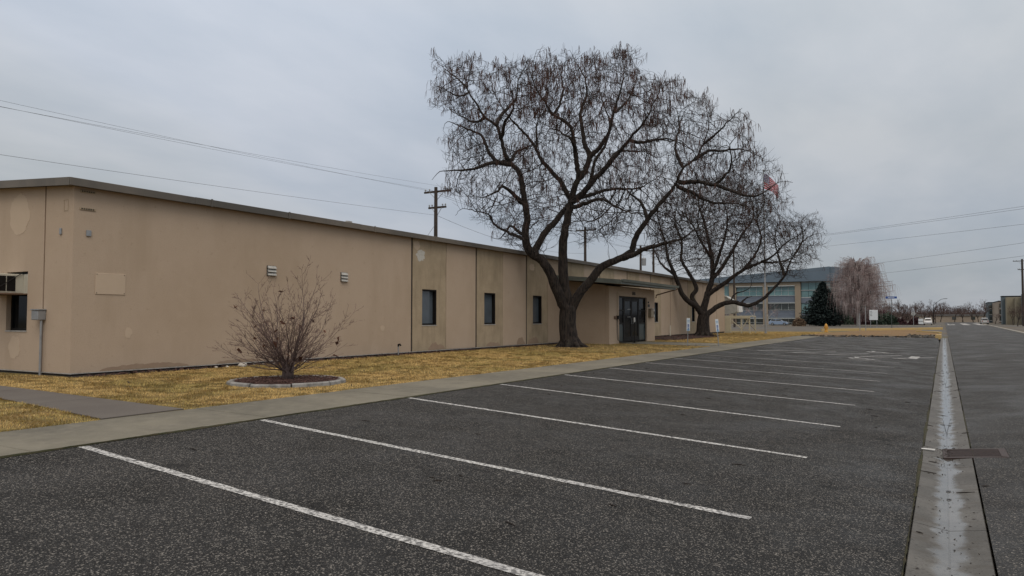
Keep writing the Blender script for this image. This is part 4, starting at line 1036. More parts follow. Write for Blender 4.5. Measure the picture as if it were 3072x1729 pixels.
# ------------------------------------------------------------------ bare trees grown into their crowns
YAW = R(29.588)
VR = Vector((math.cos(YAW), math.sin(YAW), 0)); VF = Vector((-math.sin(YAW), math.cos(YAW), 0))
def catmull(p, step):
    """p: array n x 4 (x,y,z,r) -> resampled at about step"""
    p = np.array(p, float)
    q = np.vstack([2*p[0]-p[1], p, 2*p[-1]-p[-2]]); out = []
    for i in range(1, len(q)-2):
        L = np.linalg.norm(q[i+1][:3]-q[i][:3]); n = max(1, int(round(L/step)))
        for k in range(n):
            t = k/n
            out.append(.5*((2*q[i]) + (-q[i-1]+q[i+1])*t + (2*q[i-1]-5*q[i]+4*q[i+1]-q[i+2])*t*t + (-q[i-1]+3*q[i]-3*q[i+1]+q[i+2])*t**3))
    out.append(p[-1]); return np.array(out)
def in_poly(u, z, poly):
    c = np.zeros(len(u), bool); n = len(poly)
    for i in range(n):
        (x1, y1), (x2, y2) = poly[i], poly[(i+1) % n]
        k = ((y1 > z) != (y2 > z)) & (u < (x2-x1)*(z-y1)/(y2-y1+1e-12)+x1)
        c ^= k
    return c
def grow(limbs, env, hd, n_attr, step, infl, kill, seed, iters=70, up=.12, wob=.35, dist=None, tipr=.006, clump=None, rag=1.0):
    rg = np.random.default_rng(seed)
    pos, par, fix, trunk = [], [], [], []
    byname = {}
    for nm, pa, row in limbs:
        a = catmull(np.array(row, float).reshape(-1, 4), step*.8)
        idx = []
        if pa is None: prev = -1; st = 0
        else:
            c = byname[pa]; P = np.array([pos[i] for i in c]); d = np.linalg.norm(P-a[0][:3], axis=1); prev = c[int(d.argmin())]; st = 1
        for k in range(st, len(a)):
            w = rg.normal(0, .012, 3) if pa else 0
            pos.append(a[k][:3] + w); par.append(prev); fix.append(max(a[k][3], tipr)); prev = len(pos)-1; idx.append(prev)
        byname[nm] = idx
    nfix = len(pos)
    us = [e[0] for e in env]; zs = [e[1] for e in env]
    u = rg.uniform(min(us), max(us), n_attr*4); z = rg.uniform(min(zs), max(zs), n_attr*4)
    jn = lambda a, b, q: np.array([mnoise.noise(Vector((x_*a, z_*a, q))) for x_, z_ in zip(u, z)])*b
    ok = in_poly(u + jn(1.3/rag, rag*.55, 2.0), z + jn(1.3/rag, rag*.65, 9.0), env); u, z = u[ok], z[ok]
    u, z = u[:n_attr], z[:n_attr]
    uc, hw = (min(us)+max(us))/2, (max(us)-min(us))/2
    dd = hd*np.sqrt(np.clip(1-((u-uc)/hw/1.05)**2, .08, 1))*rg.uniform(-1, 1, len(u))
    # keep the crown's outline true for points nearer or farther than the trunk
    s = 1 + (dd/dist if dist else 0)
    u = u*s; zz = z*s if dist is None else (z-1.25)*s+1.25
    A = np.stack([u*VR.x+dd*VF.x, u*VR.y+dd*VF.y, zz], 1)
    if clump:
        cn = np.array([mnoise.noise(Vector(a_)*clump[0] + Vector((seed, 0, 0))) for a_ in A])
        A = A[cn + rg.uniform(-.18, .18, len(A)) > clump[1]]
    P = np.array(pos)
    near = np.full(len(A), -1); nd = np.full(len(A), 1e9)
    def upd(start):
        new = P[start:]
        for b in range(0, len(new), 400):
            D = np.linalg.norm(A[:, None]-new[None, b:b+400], axis=2); j = D.argmin(1); m = D[np.arange(len(A)), j]
            k = m < nd; nd[k] = m[k]; near[k] = j[k]+start+b
    upd(0)
    nch = {}
    for it in range(iters):
        alive = nd > kill
        act = alive & (nd < infl)
        if not act.any(): break
        ids = near[act]; dirs = A[act]-P[ids]; dirs /= np.linalg.norm(dirs, axis=1)[:, None]
        acc = {}
        for i, d in zip(ids, dirs):
            if i in acc: acc[i] += d
            else: acc[i] = d.copy()
        newp, newpar = [], []
        for i, d in acc.items():
            if nch.get(i, 0) > 2: continue
            L = np.linalg.norm(d)
            if L < 1e-6: continue
            d = d/L + np.array([0, 0, up]) + rg.normal(0, wob*.5, 3)
            pp = par[i]
            if pp >= 0:
                f = P[i]-P[pp]; f = f/(np.linalg.norm(f)+1e-9); d = d + .35*f
            d /= np.linalg.norm(d)
            newp.append(P[i]+d*step); newpar.append(i); nch[i] = nch.get(i, 0)+1
        if not newp: break
        s0 = len(P); P = np.vstack([P, newp]); par += newpar; upd(s0)
    n = len(P); rad = np.zeros(n); child = [[] for _ in range(n)]
    for i, p in enumerate(par):
        if p >= 0: child[p].append(i)
    for i in range(n-1, -1, -1):
        if i < nfix: rad[i] = fix[i]
        elif not child[i]: rad[i] = tipr
        else: rad[i] = sum(rad[c]**2.05 for c in child[i])**(1/2.05)
    for i in range(nfix, n):
        p = par[i]; rad[i] = min(rad[i], rad[p]*(.62 if p < nfix else .97))
    return P, par, child, rad, nfix
def chains(P, par, child, rad):
    out = []; n = len(P); used = set()
    starts = [i for i in range(n) if par[i] < 0]
    stack = [(i, None) for i in starts]
    while stack:
        i, pr = stack.pop()
        c = ([pr] if pr is not None else []) + [i]
        while child[i]:
            ch = sorted(child[i], key=lambda k: -rad[k])
            for k in ch[1:]: stack.append((k, i))
            i = ch[0]; c.append(i)
        out.append(c)
    return out
def tree_meshes(root, P, par, child, rad, nfix, mb, mtw, seed, thick=.03, twig=1.0, twig_len=(.25, .6), pod=None, ntw=3, twr=.0045, bark=True, up=.5):
    rg = random.Random(seed)
    gt, gc = G(), G()
    for c in chains(P, par, child, rad):
        # the split between trunk and crown follows the thickness of the wood
        k = 0
        pts = [Vector(P[i]) for i in c]; rr = [rad[i] for i in c]
        if len(c) > 1 and rr[0] > rr[1]*1.3: rr[0] = rr[1]*1.12
        while k < len(c) and rr[k] > thick: k += 1
        if k >= 2:
            a, b = pts[:min(k+1, len(pts))], rr[:min(k+1, len(pts))]
            o = len(gt.v); ns = 14 if b[0] > .12 else 8
            gt.tube(a, b, ns)
            if bark:
                for q in range(o, len(gt.v)):
                    v = Vector(gt.v[q]); i_ = (q-o)//ns; cc = a[min(i_, len(a)-1)]
                    d = v-cc; f = 1+.10*mnoise.noise(Vector((v.x*5, v.y*5, v.z*1.1)))+.07*mnoise.noise(Vector((v.x*14, v.y*14, v.z*3)))
                    gt.v[q] = tuple(cc+d*f)
        if k < len(c) and len(c)-max(k, 1)+1 >= 2:
            a, b = pts[max(k-1, 0) if k >= 2 else 0:], rr[max(k-1, 0) if k >= 2 else 0:]
            if len(a) >= 2: gc.tube(a, b, 5 if b[0] > .018 else 3, cap=False)
    tips = [i for i in range(nfix, len(P)) if rad[i] < twr*2.9]
    gp = G(); zmax = P[:, 2].max(); zmin = P[:, 2].min()
    for i in tips:
        p = Vector(P[i]); q = Vector(P[par[i]]); d = (p-q).normalized()
        end = not child[i]
        for _ in range(ntw if end else (1 if rg.random() < .55*twig else 0)):
            L = rg.uniform(*twig_len)
            e = (d + Vector((rg.gauss(0, .6), rg.gauss(0, .6), rg.gauss(up*.5, .45)))).normalized()
            m1 = p + e*L*.5; e2 = (e + Vector((rg.gauss(0, .25), rg.gauss(0, .25), rg.gauss(up*.5, .2)))).normalized(); m2 = m1+e2*L*.5
            gc.tube([p, m1, m2], [twr, twr*.8, twr*.45], 3, cap=False)
            if pod:
                h = (p.z-zmin)/(zmax-zmin)
                if rg.random() < pod[0]*max(0.0, (h-.30)) and mnoise.noise(p*.8) > -.05+.25*(1-h):
                    for _k in range(rg.randint(2, 5)):
                        l = rg.uniform(*pod[1]); s = m2 if rg.random() < .6 else m1
                        dx = Vector((rg.gauss(0, .05), rg.gauss(0, .05), 0))
                        gp.tube([s, s+dx*.7+Vector((0, 0, -l*.35)), s+dx*1.2+Vector((0, 0, -l))], [.003, .009, .004], 3, cap=False)
    a = gt.build('trunk', mb, root, smooth=True, world=False)
    gc.build('crown', mtw, root, world=False)
    if pod and gp.v: gp.build('seed_pods', pod[2], root, world=False)
M_bark = mat('furrowed_bark', (0.042, 0.031, 0.025), 0.95, layers=[('noise', 13, 5, 0.46, 0.56, (0.008, 0.006, 0.0055), 0.95, (1.6, 1.6, .22)), ('noise', 3, 4, 0.5, 0.7, (0.05, 0.04, 0.032), 0.6), ('noise', 1.2, 3, 0.62, 0.75, (0.05, 0.055, 0.03), 0.5)],
             bump=[('noise', 13, 5, 1.0, 0.10, (1.6, 1.6, .22))])
M_twig = mat('dark_twig', (0.022, 0.015, 0.012), 0.9, layers=[('noise', 4, 2, 0.4, 0.7, (0.034, 0.023, 0.018), 0.7)])
M_pod = mat('brown_seed_pod', (0.075, 0.036, 0.026), 0.9, layers=[('noise', 3, 2, 0.4, 0.7, (0.045, 0.022, 0.017), 0.7)])
t1 = thing('bare_tree', (-13.98, 29.84, -0.02), 'tallest bare tree with forked trunk and hanging pods before the entrance', 'tree')
res = grow(LIMBS1, ENV1, 4.2, 15500, .20, 1.8, .22, 11, dist=32.85, tipr=.0075, clump=(.62, -.17), rag=1.4)
tree_meshes(t1, *res, M_bark, M_twig, 5, thick=.035, pod=(1.5, (.20, .42), M_pod), ntw=3, twr=.006, twig_len=(.2, .55), up=.6)
t2 = thing('bare_tree', (-14.27, 52.82, -0.02), 'lower broad bare tree beyond the entrance with a low bent limb', 'tree')
res = grow(LIMBS2, ENV2, 3.8, 11500, .21, 1.8, .23, 12, dist=52.98, tipr=.009, clump=(.6, -.22), rag=1.3)
tree_meshes(t2, *res, M_bark, M_twig, 6, thick=.04, pod=(.8, (.2, .4), M_pod), ntw=3, twr=.0075, up=.6)

# root flare of the nearer tree
def flare(root, r, n, seed):
    g = G(); rg = random.Random(seed)
    for k in range(n):
        a = 2*math.pi*k/n + rg.uniform(-.2, .2); L = r*rg.uniform(1.5, 2.0)
        g.tube([(math.cos(a)*r*.55, math.sin(a)*r*.55, .38), (math.cos(a)*r*.95, math.sin(a)*r*.95, .12), (math.cos(a)*L*.8, math.sin(a)*L*.8, .02), (math.cos(a)*L, math.sin(a)*L, -.06)], [r*.30, r*.30, r*.2, r*.10], 7)
    g.build('roots', M_bark, root, smooth=True, world=False)
flare(t1, .44, 9, 2); flare(t2, .50, 8, 3)

# the multi-stemmed shrub in its ring
SH = (-11.55, 11.0, 0.02)
t = thing('bare_shrub', SH, 'bare multi-stemmed shrub with reddish twigs in a round bed', 'shrub')
rg = random.Random(14)
shr_t, shr_c = G(), G(); TIPS = []
SENV = [(-1.45,.70),(-1.25,.98),(-1.2,1.35),(-1.05,1.75),(-.75,1.95),(-.35,2.0),(0,2.12),(.4,2.0),(.85,2.1),(.95,1.75),(1.1,1.45),(1.25,1.15),(1.45,.95),(1.6,.60),(1.3,.32)]
def reach(a, e):
    """length of a stem leaving the base at azimuth a (against the view's right) and elevation e"""
    best = 1.7
    u = math.cos(a)*math.cos(e); z = math.sin(e)
    ang = math.atan2(z, u); L = 1.6
    for (u0, z0) in SENV:
        if abs(math.atan2(z0, u0)-ang) < .14: L = math.hypot(u0, z0)
    return L*(.8+.2*abs(math.cos(a)))*rg.uniform(.74, 1.03)
def twiggy(p, d, L, r, lv):
    n = max(3, int(L/.10)); pts = [p]; rr = [r]; q = p; e = d
    for k in range(n):
        e = (e + Vector((rg.gauss(0, .07), rg.gauss(0, .07), rg.gauss(.045 if lv else .03, .05)))).normalized(); q = q + e*L/n
        pts.append(q); rr.append(max(.0025, r*(1-.8*(k+1)/n)))
    (shr_t if r > .0075 else shr_c).tube(pts, rr, 6 if r > .009 else 3, cap=False)
    if lv: TIPS.append(q)
    if lv >= 3 or L < .08: return
    k = 1 if lv else 2
    while k <= n:
        f = k/n
        for s_ in (-1, 1):
            if rg.random() > (.72 if lv == 0 else .85): continue
            ax = e.cross(Vector((rg.gauss(0, 1), rg.gauss(0, 1), rg.gauss(0, 1)))).normalized()
            dd = (pts[k]-pts[k-1]).normalized()
            c = (dd + ax*s_*rg.uniform(.5, .95)).normalized()
            if c.z < -.1: c.z *= -.3; c.normalize()
            twiggy(pts[k], c, L*(1-f*.55)*rg.uniform(.26, .48), max(.0026, rr[k]*.6), lv+1)
        k += rg.choice((1, 2, 2) if lv else (2, 3, 3))
for k in range(56):
    a = rg.uniform(0, 6.283); e = rg.choice((.12, .22, .30, .36, .42, .5, .6, .7, .8, .95, 1.1, 1.3))+rg.uniform(-.08, .08)
    d = VR*(math.cos(a)*math.cos(e)) + VF*(math.sin(a)*math.cos(e)) + Vector((0, 0, math.sin(e)))
    twiggy(VR*math.cos(a)*.07 + VF*math.sin(a)*.07 + Vector((0, 0, rg.uniform(.08, .38))), d, reach(a, e)*.96, rg.uniform(.007, .014), 0)
for k in range(7):
    a = k*.9+.3; shr_t.tube([VR*math.cos(a)*.06+VF*math.sin(a)*.06+Vector((0, 0, -.06)), VR*math.cos(a)*.07+VF*math.sin(a)*.06+Vector((0, 0, .14)), VR*math.cos(a)*.12+VF*math.sin(a)*.10+Vector((0, 0, .38))], [.07, .052, .03], 8)
M_shrub = mat('shrub_bark', (0.125, 0.09, 0.082), 0.85, layers=[('noise', 14, 4, 0.45, 0.7, (0.06, 0.042, 0.040), 0.7)])
M_shtw = mat('shrub_twig', (0.12, 0.075, 0.064), 0.8, layers=[('noise', 3, 2, 0.45, 0.65, (0.16, 0.11, 0.09), 0.7)])
shr_t.build('stems', M_shrub, t, smooth=True, world=False); shr_c.build('crown', M_shtw, t, world=False)
g = G()
for c in rg.sample(TIPS, 22):
    for k in range(3):
        d = Vector((rg.gauss(0, .03), rg.gauss(0, .03), rg.gauss(0, .03))); e = Vector((rg.gauss(0, .03), rg.gauss(0, .03), rg.gauss(0, .03)))
        g.add([c+d, c+e, c-d*.8, c-e*.7], [(0, 1, 2, 3)])
g.build('dead_leaves', mat('dead_leaf', (0.11, 0.045, 0.025), 0.9, layers=[('noise', 20, 2, .4, .7, (.07, .03, .02), .6)]), t, world=False)

RC = (-11.4, 10.85); RR = 1.10
ring = thing('planter_ring', (RC[0], RC[1], -0.04), 'low grey concrete edging ring around the bare shrub', 'planter')
M_edge = mat('edging_concrete', (0.27, 0.262, 0.25), 0.9, layers=[('noise', 4, 5, 0.42, 0.62, (0.10, 0.096, 0.088), 0.85), ('noise', 30, 4, .55, .75, (0.40, .39, .375), .5)], bump=('noise', 40, 4, .5, .008))
nseg = 9
for k in range(nseg):
    a0, a1 = 2*math.pi*k/nseg+.012, 2*math.pi*(k+1)/nseg-.012
    g = G(); m_ = 7; hh = random.uniform(-.012, .012)
    for i in range(m_):
        a = a0+(a1-a0)*i/(m_-1)
        for r, z in ((RR-.07, -.10), (RR-.065, .020), (RR-.045, .046), (RR+.02, .050), (RR+.055, .028), (RR+.07, -.10)):
            j = .006*fnoise(a*9, r*9, 1, 3)
            g.v.append(((r+j)*math.cos(a), (r+j)*math.sin(a), z+hh+j))
    for i in range(m_-1): g.f += [(i*6+q, (i+1)*6+q, (i+1)*6+q+1, i*6+q+1) for q in range(5)]
    g.f += [tuple(range(6)), tuple(range((m_-1)*6, m_*6))[::-1]]
    g.build('edging_stone', M_edge, ring, world=False)
g = G(); nr, na = 7, 36
g.v.append((0, 0, .06))
for i in range(1, nr+1):
    for k in range(na):
        a = 2*math.pi*k/na; r = (RR-.055)*i/nr
        g.v.append((r*math.cos(a), r*math.sin(a), .045-.02*(i/nr)**2+.018*fnoise(r*math.cos(a), r*math.sin(a), 5, 2)))
g.f += [(0, 1+k, 1+(k+1) % na) for k in range(na)]
for i in range(nr-1):
    g.f += [(1+i*na+k, 1+(i+1)*na+k, 1+(i+1)*na+(k+1) % na, 1+i*na+(k+1) % na) for k in range(na)]
M_mulch = mat('red_brown_mulch', (0.050, 0.022, 0.018), 0.95, layers=[('cell', 45, 0, .3, .9, (.10, .045, .035), .8), ('noise', 20, 4, .5, .7, (.015, .009, .008), .8)], bump=('noise', 35, 4, 1.0, .04))
g.build('mulch', M_mulch, ring, world=False)
g = G()
pts = []
for _ in range(700):
    a = random.uniform(0, 6.3); r = (RR-.1)*math.sqrt(random.random()); pts.append((RC[0]+r*math.cos(a), RC[1]+r*math.sin(a), .005))
gg = G()
for (x, y, z) in pts:
    s = .028*random.uniform(.5, 1.5); a = random.uniform(0, 6.3); c, d = math.cos(a), math.sin(a); w = s*.35
    gg.add([(x+c*s-d*w, y+d*s+c*w, z+.01), (x+c*s+d*w, y+d*s-c*w, z+.02), (x-c*s+d*w, y-d*s-c*w, z+.022), (x-c*s-d*w, y-d*s+c*w, z+.012), (x, y, z+.03)], [(0,1,4), (1,2,4), (2,3,4), (3,0,4)])
tag(gg.build('bark_chips', M_bark_chip, ring), kind='stuff')

# ------------------------------------------------------------------ litter on the ground
rg = random.Random(9)
def zg(x, y):
    u = x - sk(y)
    if u < -7.86: return -.07
    if u < -.22: return z_lot(x, y)
    if u < .34: return z_gut(u)
    return z_road(x, y)
M_litter = mat('dead_pod', (0.022, 0.016, 0.013), 0.9)
proto = None
spots = []
for _ in range(58):
    if rg.random() < .55: y = rg.uniform(4.5, 30); x = rg.uniform(-.2, .33)+sk(y)
    else: y = rg.uniform(5, 26); x = rg.uniform(-7.5, 1.5)
    if -.25 < x-sk(y)-.35 < .6 and 10.9 < y < 11.9: continue
    spots.append((x, y))
for i, (x, y) in enumerate(spots):
    L = rg.uniform(.04, .17); a = rg.uniform(-.5, .5) + (math.pi if rg.random() < .5 else 0); b = a+rg.uniform(-.5, .5); r = .006
    x1, y1 = x+math.cos(a)*L*.5, y+math.sin(a)*L*.5; x2, y2 = x1+math.cos(b)*L*.5, y1+math.sin(b)*L*.5
    g = G().tube([(x, y, zg(x, y)+r), (x1, y1, zg(x1, y1)+r*1.2), (x2, y2, zg(x2, y2)+r)], [r*.6, r, r*.4], 5)
    o = g.build('fallen_seed_pod', M_litter, loc=(x, y, zg(x, y)))
    tag(o, 'thin dark fallen seed pod lying on the pavement', 'seed pod', 'fallen seed pods on the pavement')
pts = []
for _ in range(520):
    y = 3.5+rg.random()**1.6*40; u = rg.gauss(.06, .13)
    if -.2 < u < .32: pts.append((u+sk(y), y, z_gut(u)+.001))
for _ in range(260):
    pts.append((rg.uniform(.0, .45), rg.gauss(11.4, .35), -.535))
chips('leaf_debris', M_litter, pts, .011, 'specks of dark leaf debris along the gutter', 'debris')

pts = []
for _ in range(130):
    y = rg.uniform(7.6, 40); x = rg.uniform(-15.6, -9.4)
    if (x+11.4)**2+(y-10.85)**2 < 1.5: continue
    pts.append((x, y, z_lawn(x, y)+.025))
for _ in range(160):
    a = rg.uniform(0, 6.283); r = abs(rg.gauss(.9, .5)); pts.append((-13.98+math.cos(a)*r, 29.84+math.sin(a)*r, .01))
chips('leaf_litter', M_litter, pts, .028, 'dark leaf scraps scattered over the lawn', 'litter')
# ------------------------------------------------------------------ storm drain
M_rust = mat('rusty_cast_iron', (0.055, 0.037, 0.033), 0.6, metal=.3, layers=[('noise', 14, 4, .42, .7, (.035, .026, .024), .8)], bump=('noise', 40, 4, .4, .004))
dr = thing('storm_drain_grate', (.42, 11.42, -.56), 'rusty slotted iron drain grate set between gutter and street', 'drain')
dzr = lambda x: -.540 + .060*max(0, min(1, (x-.13)/.36)) + .010*max(0, min(1, (x-.49)/.3))
G().box(.10, .80, 11.04, 11.76, -.95, -.72).build('pit', M_interior, dr)
for (x0, x1, y0, y1) in ((.09, .80, 11.03, 11.10), (.09, .80, 11.70, 11.77), (.09, .14, 11.101, 11.699), (.72, .80, 11.101, 11.699)):
    g = G().cbox(x0, x1, y0, y1, -.60, -.0, .004); g.v = [(v[0], v[1], dzr(v[0])+.004 if v[2] > -.3 else v[2]) for v in g.v]
    g.build('frame', M_rust, dr)
for k in range(7):
    y0 = 11.125+k*.083
    g = G().box(.141, .719, y0, y0+.036, -.60, 0); g.v = [(v[0], v[1], dzr(v[0])+.0 if v[2] > -.3 else v[2]) for v in g.v]
    g.build('bar', M_rust, dr)
M_crack = mat('crack_shadow', (0.006, 0.006, 0.006), 0.95, layers=[('noise', 9, 3, .5, .7, (.02, .018, .012), .7)])
def crack(pts, par, zf):
    g = G(); rgc = random.Random(len(pts)*7+int(pts[0][1]*10)); P_ = []
    for (a, b), (c, d) in zip(pts[:-1], pts[1:]):
        n_ = max(2, int(math.hypot(c-a, d-b)/.07))
        for i in range(n_): P_.append((a+(c-a)*i/n_+rgc.gauss(0, .012), b+(d-b)*i/n_+rgc.gauss(0, .012)))
    for (x, y) in P_:
        w = rgc.uniform(.003, .010); g.v += [(x, y-w, zf(x, y-w)+.0035), (x, y+w, zf(x, y+w)+.0035)]
    g.f = [(2*i, 2*i+2, 2*i+3, 2*i+1) for i in range(len(P_)-1)]
    g.build('crack', M_crack, par)
crack([(.82, 11.75), (1.05, 11.85), (1.5, 11.6), (2.6, 11.75)], road, z_road); crack([(.82, 11.06), (1.15, 11.1), (1.5, 11.58)], road, z_road)
crack([(-.24, 11.45), (-.9, 11.5), (-1.6, 11.35)], lot, z_lot); crack([(.36, 30), (3, 30.4), (7, 30)], road, z_road); crack([(.36, 19.5), (2.2, 19.3), (5, 19.8)], road, z_road)
crack([(-.3, 21.2), (-2.2, 20.8), (-3.3, 21.1)], lot, z_lot)
# asphalt fillet round the grate
g = G()
for (x0, x1, y0, y1) in ((-.22, .085, 11.03, 11.77), ):
    g.add([(x0+sk(11), y0, -.515), (x1, y0, -.54), (x1, y1, -.54), (x0+sk(11), y1, -.515), (x0+sk(11), y0, -.7), (x1, y0, -.7), (x1, y1, -.7), (x0+sk(11), y1, -.7)], [(0,1,2,3), (7,6,5,4), (0,4,5,1), (1,5,6,2), (2,6,7,3), (3,7,4,0)])
g.build('gutter_patch', M_gutter, gut)
o = G().cbox(-.16, .0, 11.42, 11.47, -.512, -.498, .004).build('litter_wrapper', M_white, loc=(-.08, 11.45, -.51)); o.rotation_euler = (0, 0, R(-8)); tag(o, 'white scrap of litter beside the drain grate', 'litter')

# ------------------------------------------------------------------ signs, flag, duct, stand
M_blue = mat('sign_blue', (0.02, 0.075, 0.28), 0.5)
M_signw = mat('sign_white', (0.62, 0.66, 0.68), 0.45, layers=[('noise', 5, 3, .5, .7, (.52, .56, .58), .5)])
M_signt = mat('sign_text_blue', (0.12, 0.27, 0.42), 0.5)
def ada_sign(x, y, lean, h, label):
    zb = z_lawn(x, y)
    t = thing('accessible_parking_sign', (x, y, zb), label, 'sign', 'accessible parking signs by the sidewalk')
    G().tube([(0, 0, -.1), (0, 0, h)], .022, 8).build('post', M_grey, t, world=False)
    f = Vector((.97, -.24, 0)).normalized(); r = Vector((.24, .97, 0))
    def slab(u0, u1, z0, z1, d0, d1, name, m, par=t):
        g = G().box(u0, u1, d0, d1, z0, z1); g.v = [tuple(r*v[0] + f*v[1] + Vector((0, 0, v[2]))) for v in g.v]
        return g.build(name, m, par, world=False)
    p = slab(-.15, .15, h-.60, h, .024, .028, 'plate', M_signw)
    slab(-.07, .07, h-.52, h-.28, .0285, .030, 'blue_symbol_panel', M_blue, p)
    g = G()
    for (u0, u1, z0, z1) in ((-.02, .01, h-.33, h-.30), (-.02, .0, h-.42, h-.34), (-.02, .04, h-.43, h-.41), (.03, .05, h-.48, h-.42), (-.045, .01, h-.485, h-.465), (-.05, -.03, h-.465, h-.41)):
        g.box(u0, u1, .0305, .032, z0, z1)
    g.v = [tuple(r*v[0] + f*v[1] + Vector((0, 0, v[2]))) for v in g.v]; g.build('wheelchair_symbol', M_signw, p, world=False)
    for z0 in (h-.12, h-.19, h-.55, h-.585):
        slab(-.11, .11, z0, z0+.028, .0285, .030, 'lettering', M_signt, p)
    t.rotation_euler = (0, lean, 0)
ada_sign(-10.0, 34.3, R(1), 1.32, 'accessible parking sign on an upright post left of the second tree')
ada_sign(-8.75, 35.1, R(-5), 1.28, 'accessible parking sign on a leaning post right of the second tree')

fp = thing('flagpole', (-13.05, 69.2, z_lawn(-13, 69.2)), 'tall slim flagpole on the lawn past the building', 'flagpole')
G().lathe([(.16, -.1), (.16, .03), (.085, .05), (.08, 3), (.065, 9), (.045, 14.7)], 12).build('pole', M_grey, fp, world=False)
G().lathe([(.0, 14.68), (.07, 14.75), (.075, 14.82), (.0, 14.9)], 10).build('finial', M_grey, fp, world=False)
fl = thing('flag', (-13.0, 69.2, 14.35), 'red and white striped flag with blue canton flying on the flagpole', 'flag')
M_red = mat('flag_red', (0.40, 0.012, 0.030), 0.8); M_fw = mat('flag_white', (0.50, 0.46, 0.49), 0.8); M_fb = mat('flag_navy', (0.025, 0.03, 0.13), 0.8)
FW, FH = 2.0, 1.35
def flagpt(s, t):   # s along the fly, t down from the top
    x = s*FW*.62; y = .12*math.sin(s*7+t*2)*s + .10*math.sin(s*13)*s
    z = -t*FH*(1-.15*s) - s*s*.75 - .35*s + .05*math.sin(s*9+t*3)
    return Vector((VR.x*x - VF.x*y, VR.y*x - VF.y*y, z))
for k in range(13):
    g = G(); n = 16; s0 = 0.4 if k < 7 else 0.0
    for i in range(n+1):
        s = s0+(1-s0)*i/n
        for t_ in (k/13, (k+1)/13): g.v.append(tuple(flagpt(s, t_)))
    g.f = [(2*i, 2*i+1, 2*i+3, 2*i+2) for i in range(n)]
    g.build('stripe', M_red if k % 2 == 0 else M_fw, fl, smooth=True, world=False)
g = G()
for i in range(9):
    for j in range(6): g.v.append(tuple(flagpt(.4*i/8, 7/13*j/5)))
g.f = [(i*6+j, i*6+j+1, (i+1)*6+j+1, (i+1)*6+j) for i in range(8) for j in range(5)]
ca_ = g.build('canton', M_fb, fl, smooth=True, world=False)
g = G()
for r_ in range(5):
    for c_ in range(6 if r_ % 2 == 0 else 5):
        s = .4*(c_+.6+(.5 if r_ % 2 else 0))/6.4; tt = 7/13*(r_+.5)/5; c = flagpt(s, tt)
        for sd in (-.006, .006):
            o0 = len(g.v); q = [c + VR*(.045*math.cos(a)) + Vector((0, 0, .045*math.sin(a))) - VF*(.012+abs(sd)) for a in lin(0, 5.03, 4)]
            g.add([tuple(v) for v in q], [(0,1,2,3,4)]); break
g.build('stars', M_fw, ca_, world=False)

M_sheet = mat('duct_sheet_metal', (0.42, 0.43, 0.41), 0.5, metal=.3, layers=[('noise', 3, 4, .45, .7, (.32, .33, .32), .7)])
t = thing('duct_elbow', (-15.9, 67.6, 1.47), 'pale sheet metal duct elbow at the far end of the building', 'duct')
G().prism([(-16.7, 1.62), (-15.7, 1.62), (-14.95, 1.85), (-15.0, 2.45), (-15.35, 2.75), (-16.0, 3.2), (-16.7, 3.4)], 'y', 67.0, 68.4).build('elbow', M_sheet, t)
G().prism([(-15.02, 1.80), (-14.86, 1.82), (-14.92, 2.50), (-15.06, 2.47)], 'y', 66.95, 68.45).build('outlet_flange', M_white, t)
G().prism([(-16.7, 3.36), (-16.7, 3.44), (-15.98, 3.24), (-15.28, 2.78), (-15.32, 2.70), (-16.0, 3.16)], 'y', 66.93, 66.998).build('seam', M_white, t)
t = thing('steel_stand', (-15.2, 69.2, 0), 'cream steel platform stand under the duct at the building end', 'stand')
M_creamsteel = mat('cream_steel_paint', (0.46, 0.42, 0.31), 0.6, layers=[('noise', 3, 4, .5, .7, (.36, .32, .23), .6)])
zb = z_lawn(-15, 69)-.05
G().cbox(-16.5, -13.95, 67.0, 69.6, 1.38, 1.47, .01).build('platform', M_creamsteel, t)
G().cbox(-16.5, -13.92, 66.95, 66.998, 1.22, 1.47, .008).build('edge_beam', M_creamsteel, t)
for x, y in ((-14.0, 67.05), (-14.0, 69.5), (-14.7, 67.05), (-16.35, 67.05), (-16.35, 69.5)):
    G().cbox(x-.05, x+.05, y-.05, y+.05, zb, 1.378, .008).build('leg', M_creamsteel, t)
for p, q in (((-14.75, 67.02, .35), (-15.8, 67.02, 1.3)), ((-14.0, 67.1, .2), (-14.6, 69.4, 1.3)), ((-14.0, 69.4, .2), (-14.5, 67.1, 1.3)), ((-14.05, 67.03, 1.3), (-14.65, 67.03, .3))):
    G().tube([p, q], .04, 6).build('brace', M_creamsteel, t)
o = G().cbox(-16.3, -15.55, 66.62, 66.9, -.2, 1.30, .01).build('utility_cabinet', M_creamsteel, loc=(-15.9, 66.75, 0)); tag(o, 'cream cabinet standing against the building end', 'cabinet')

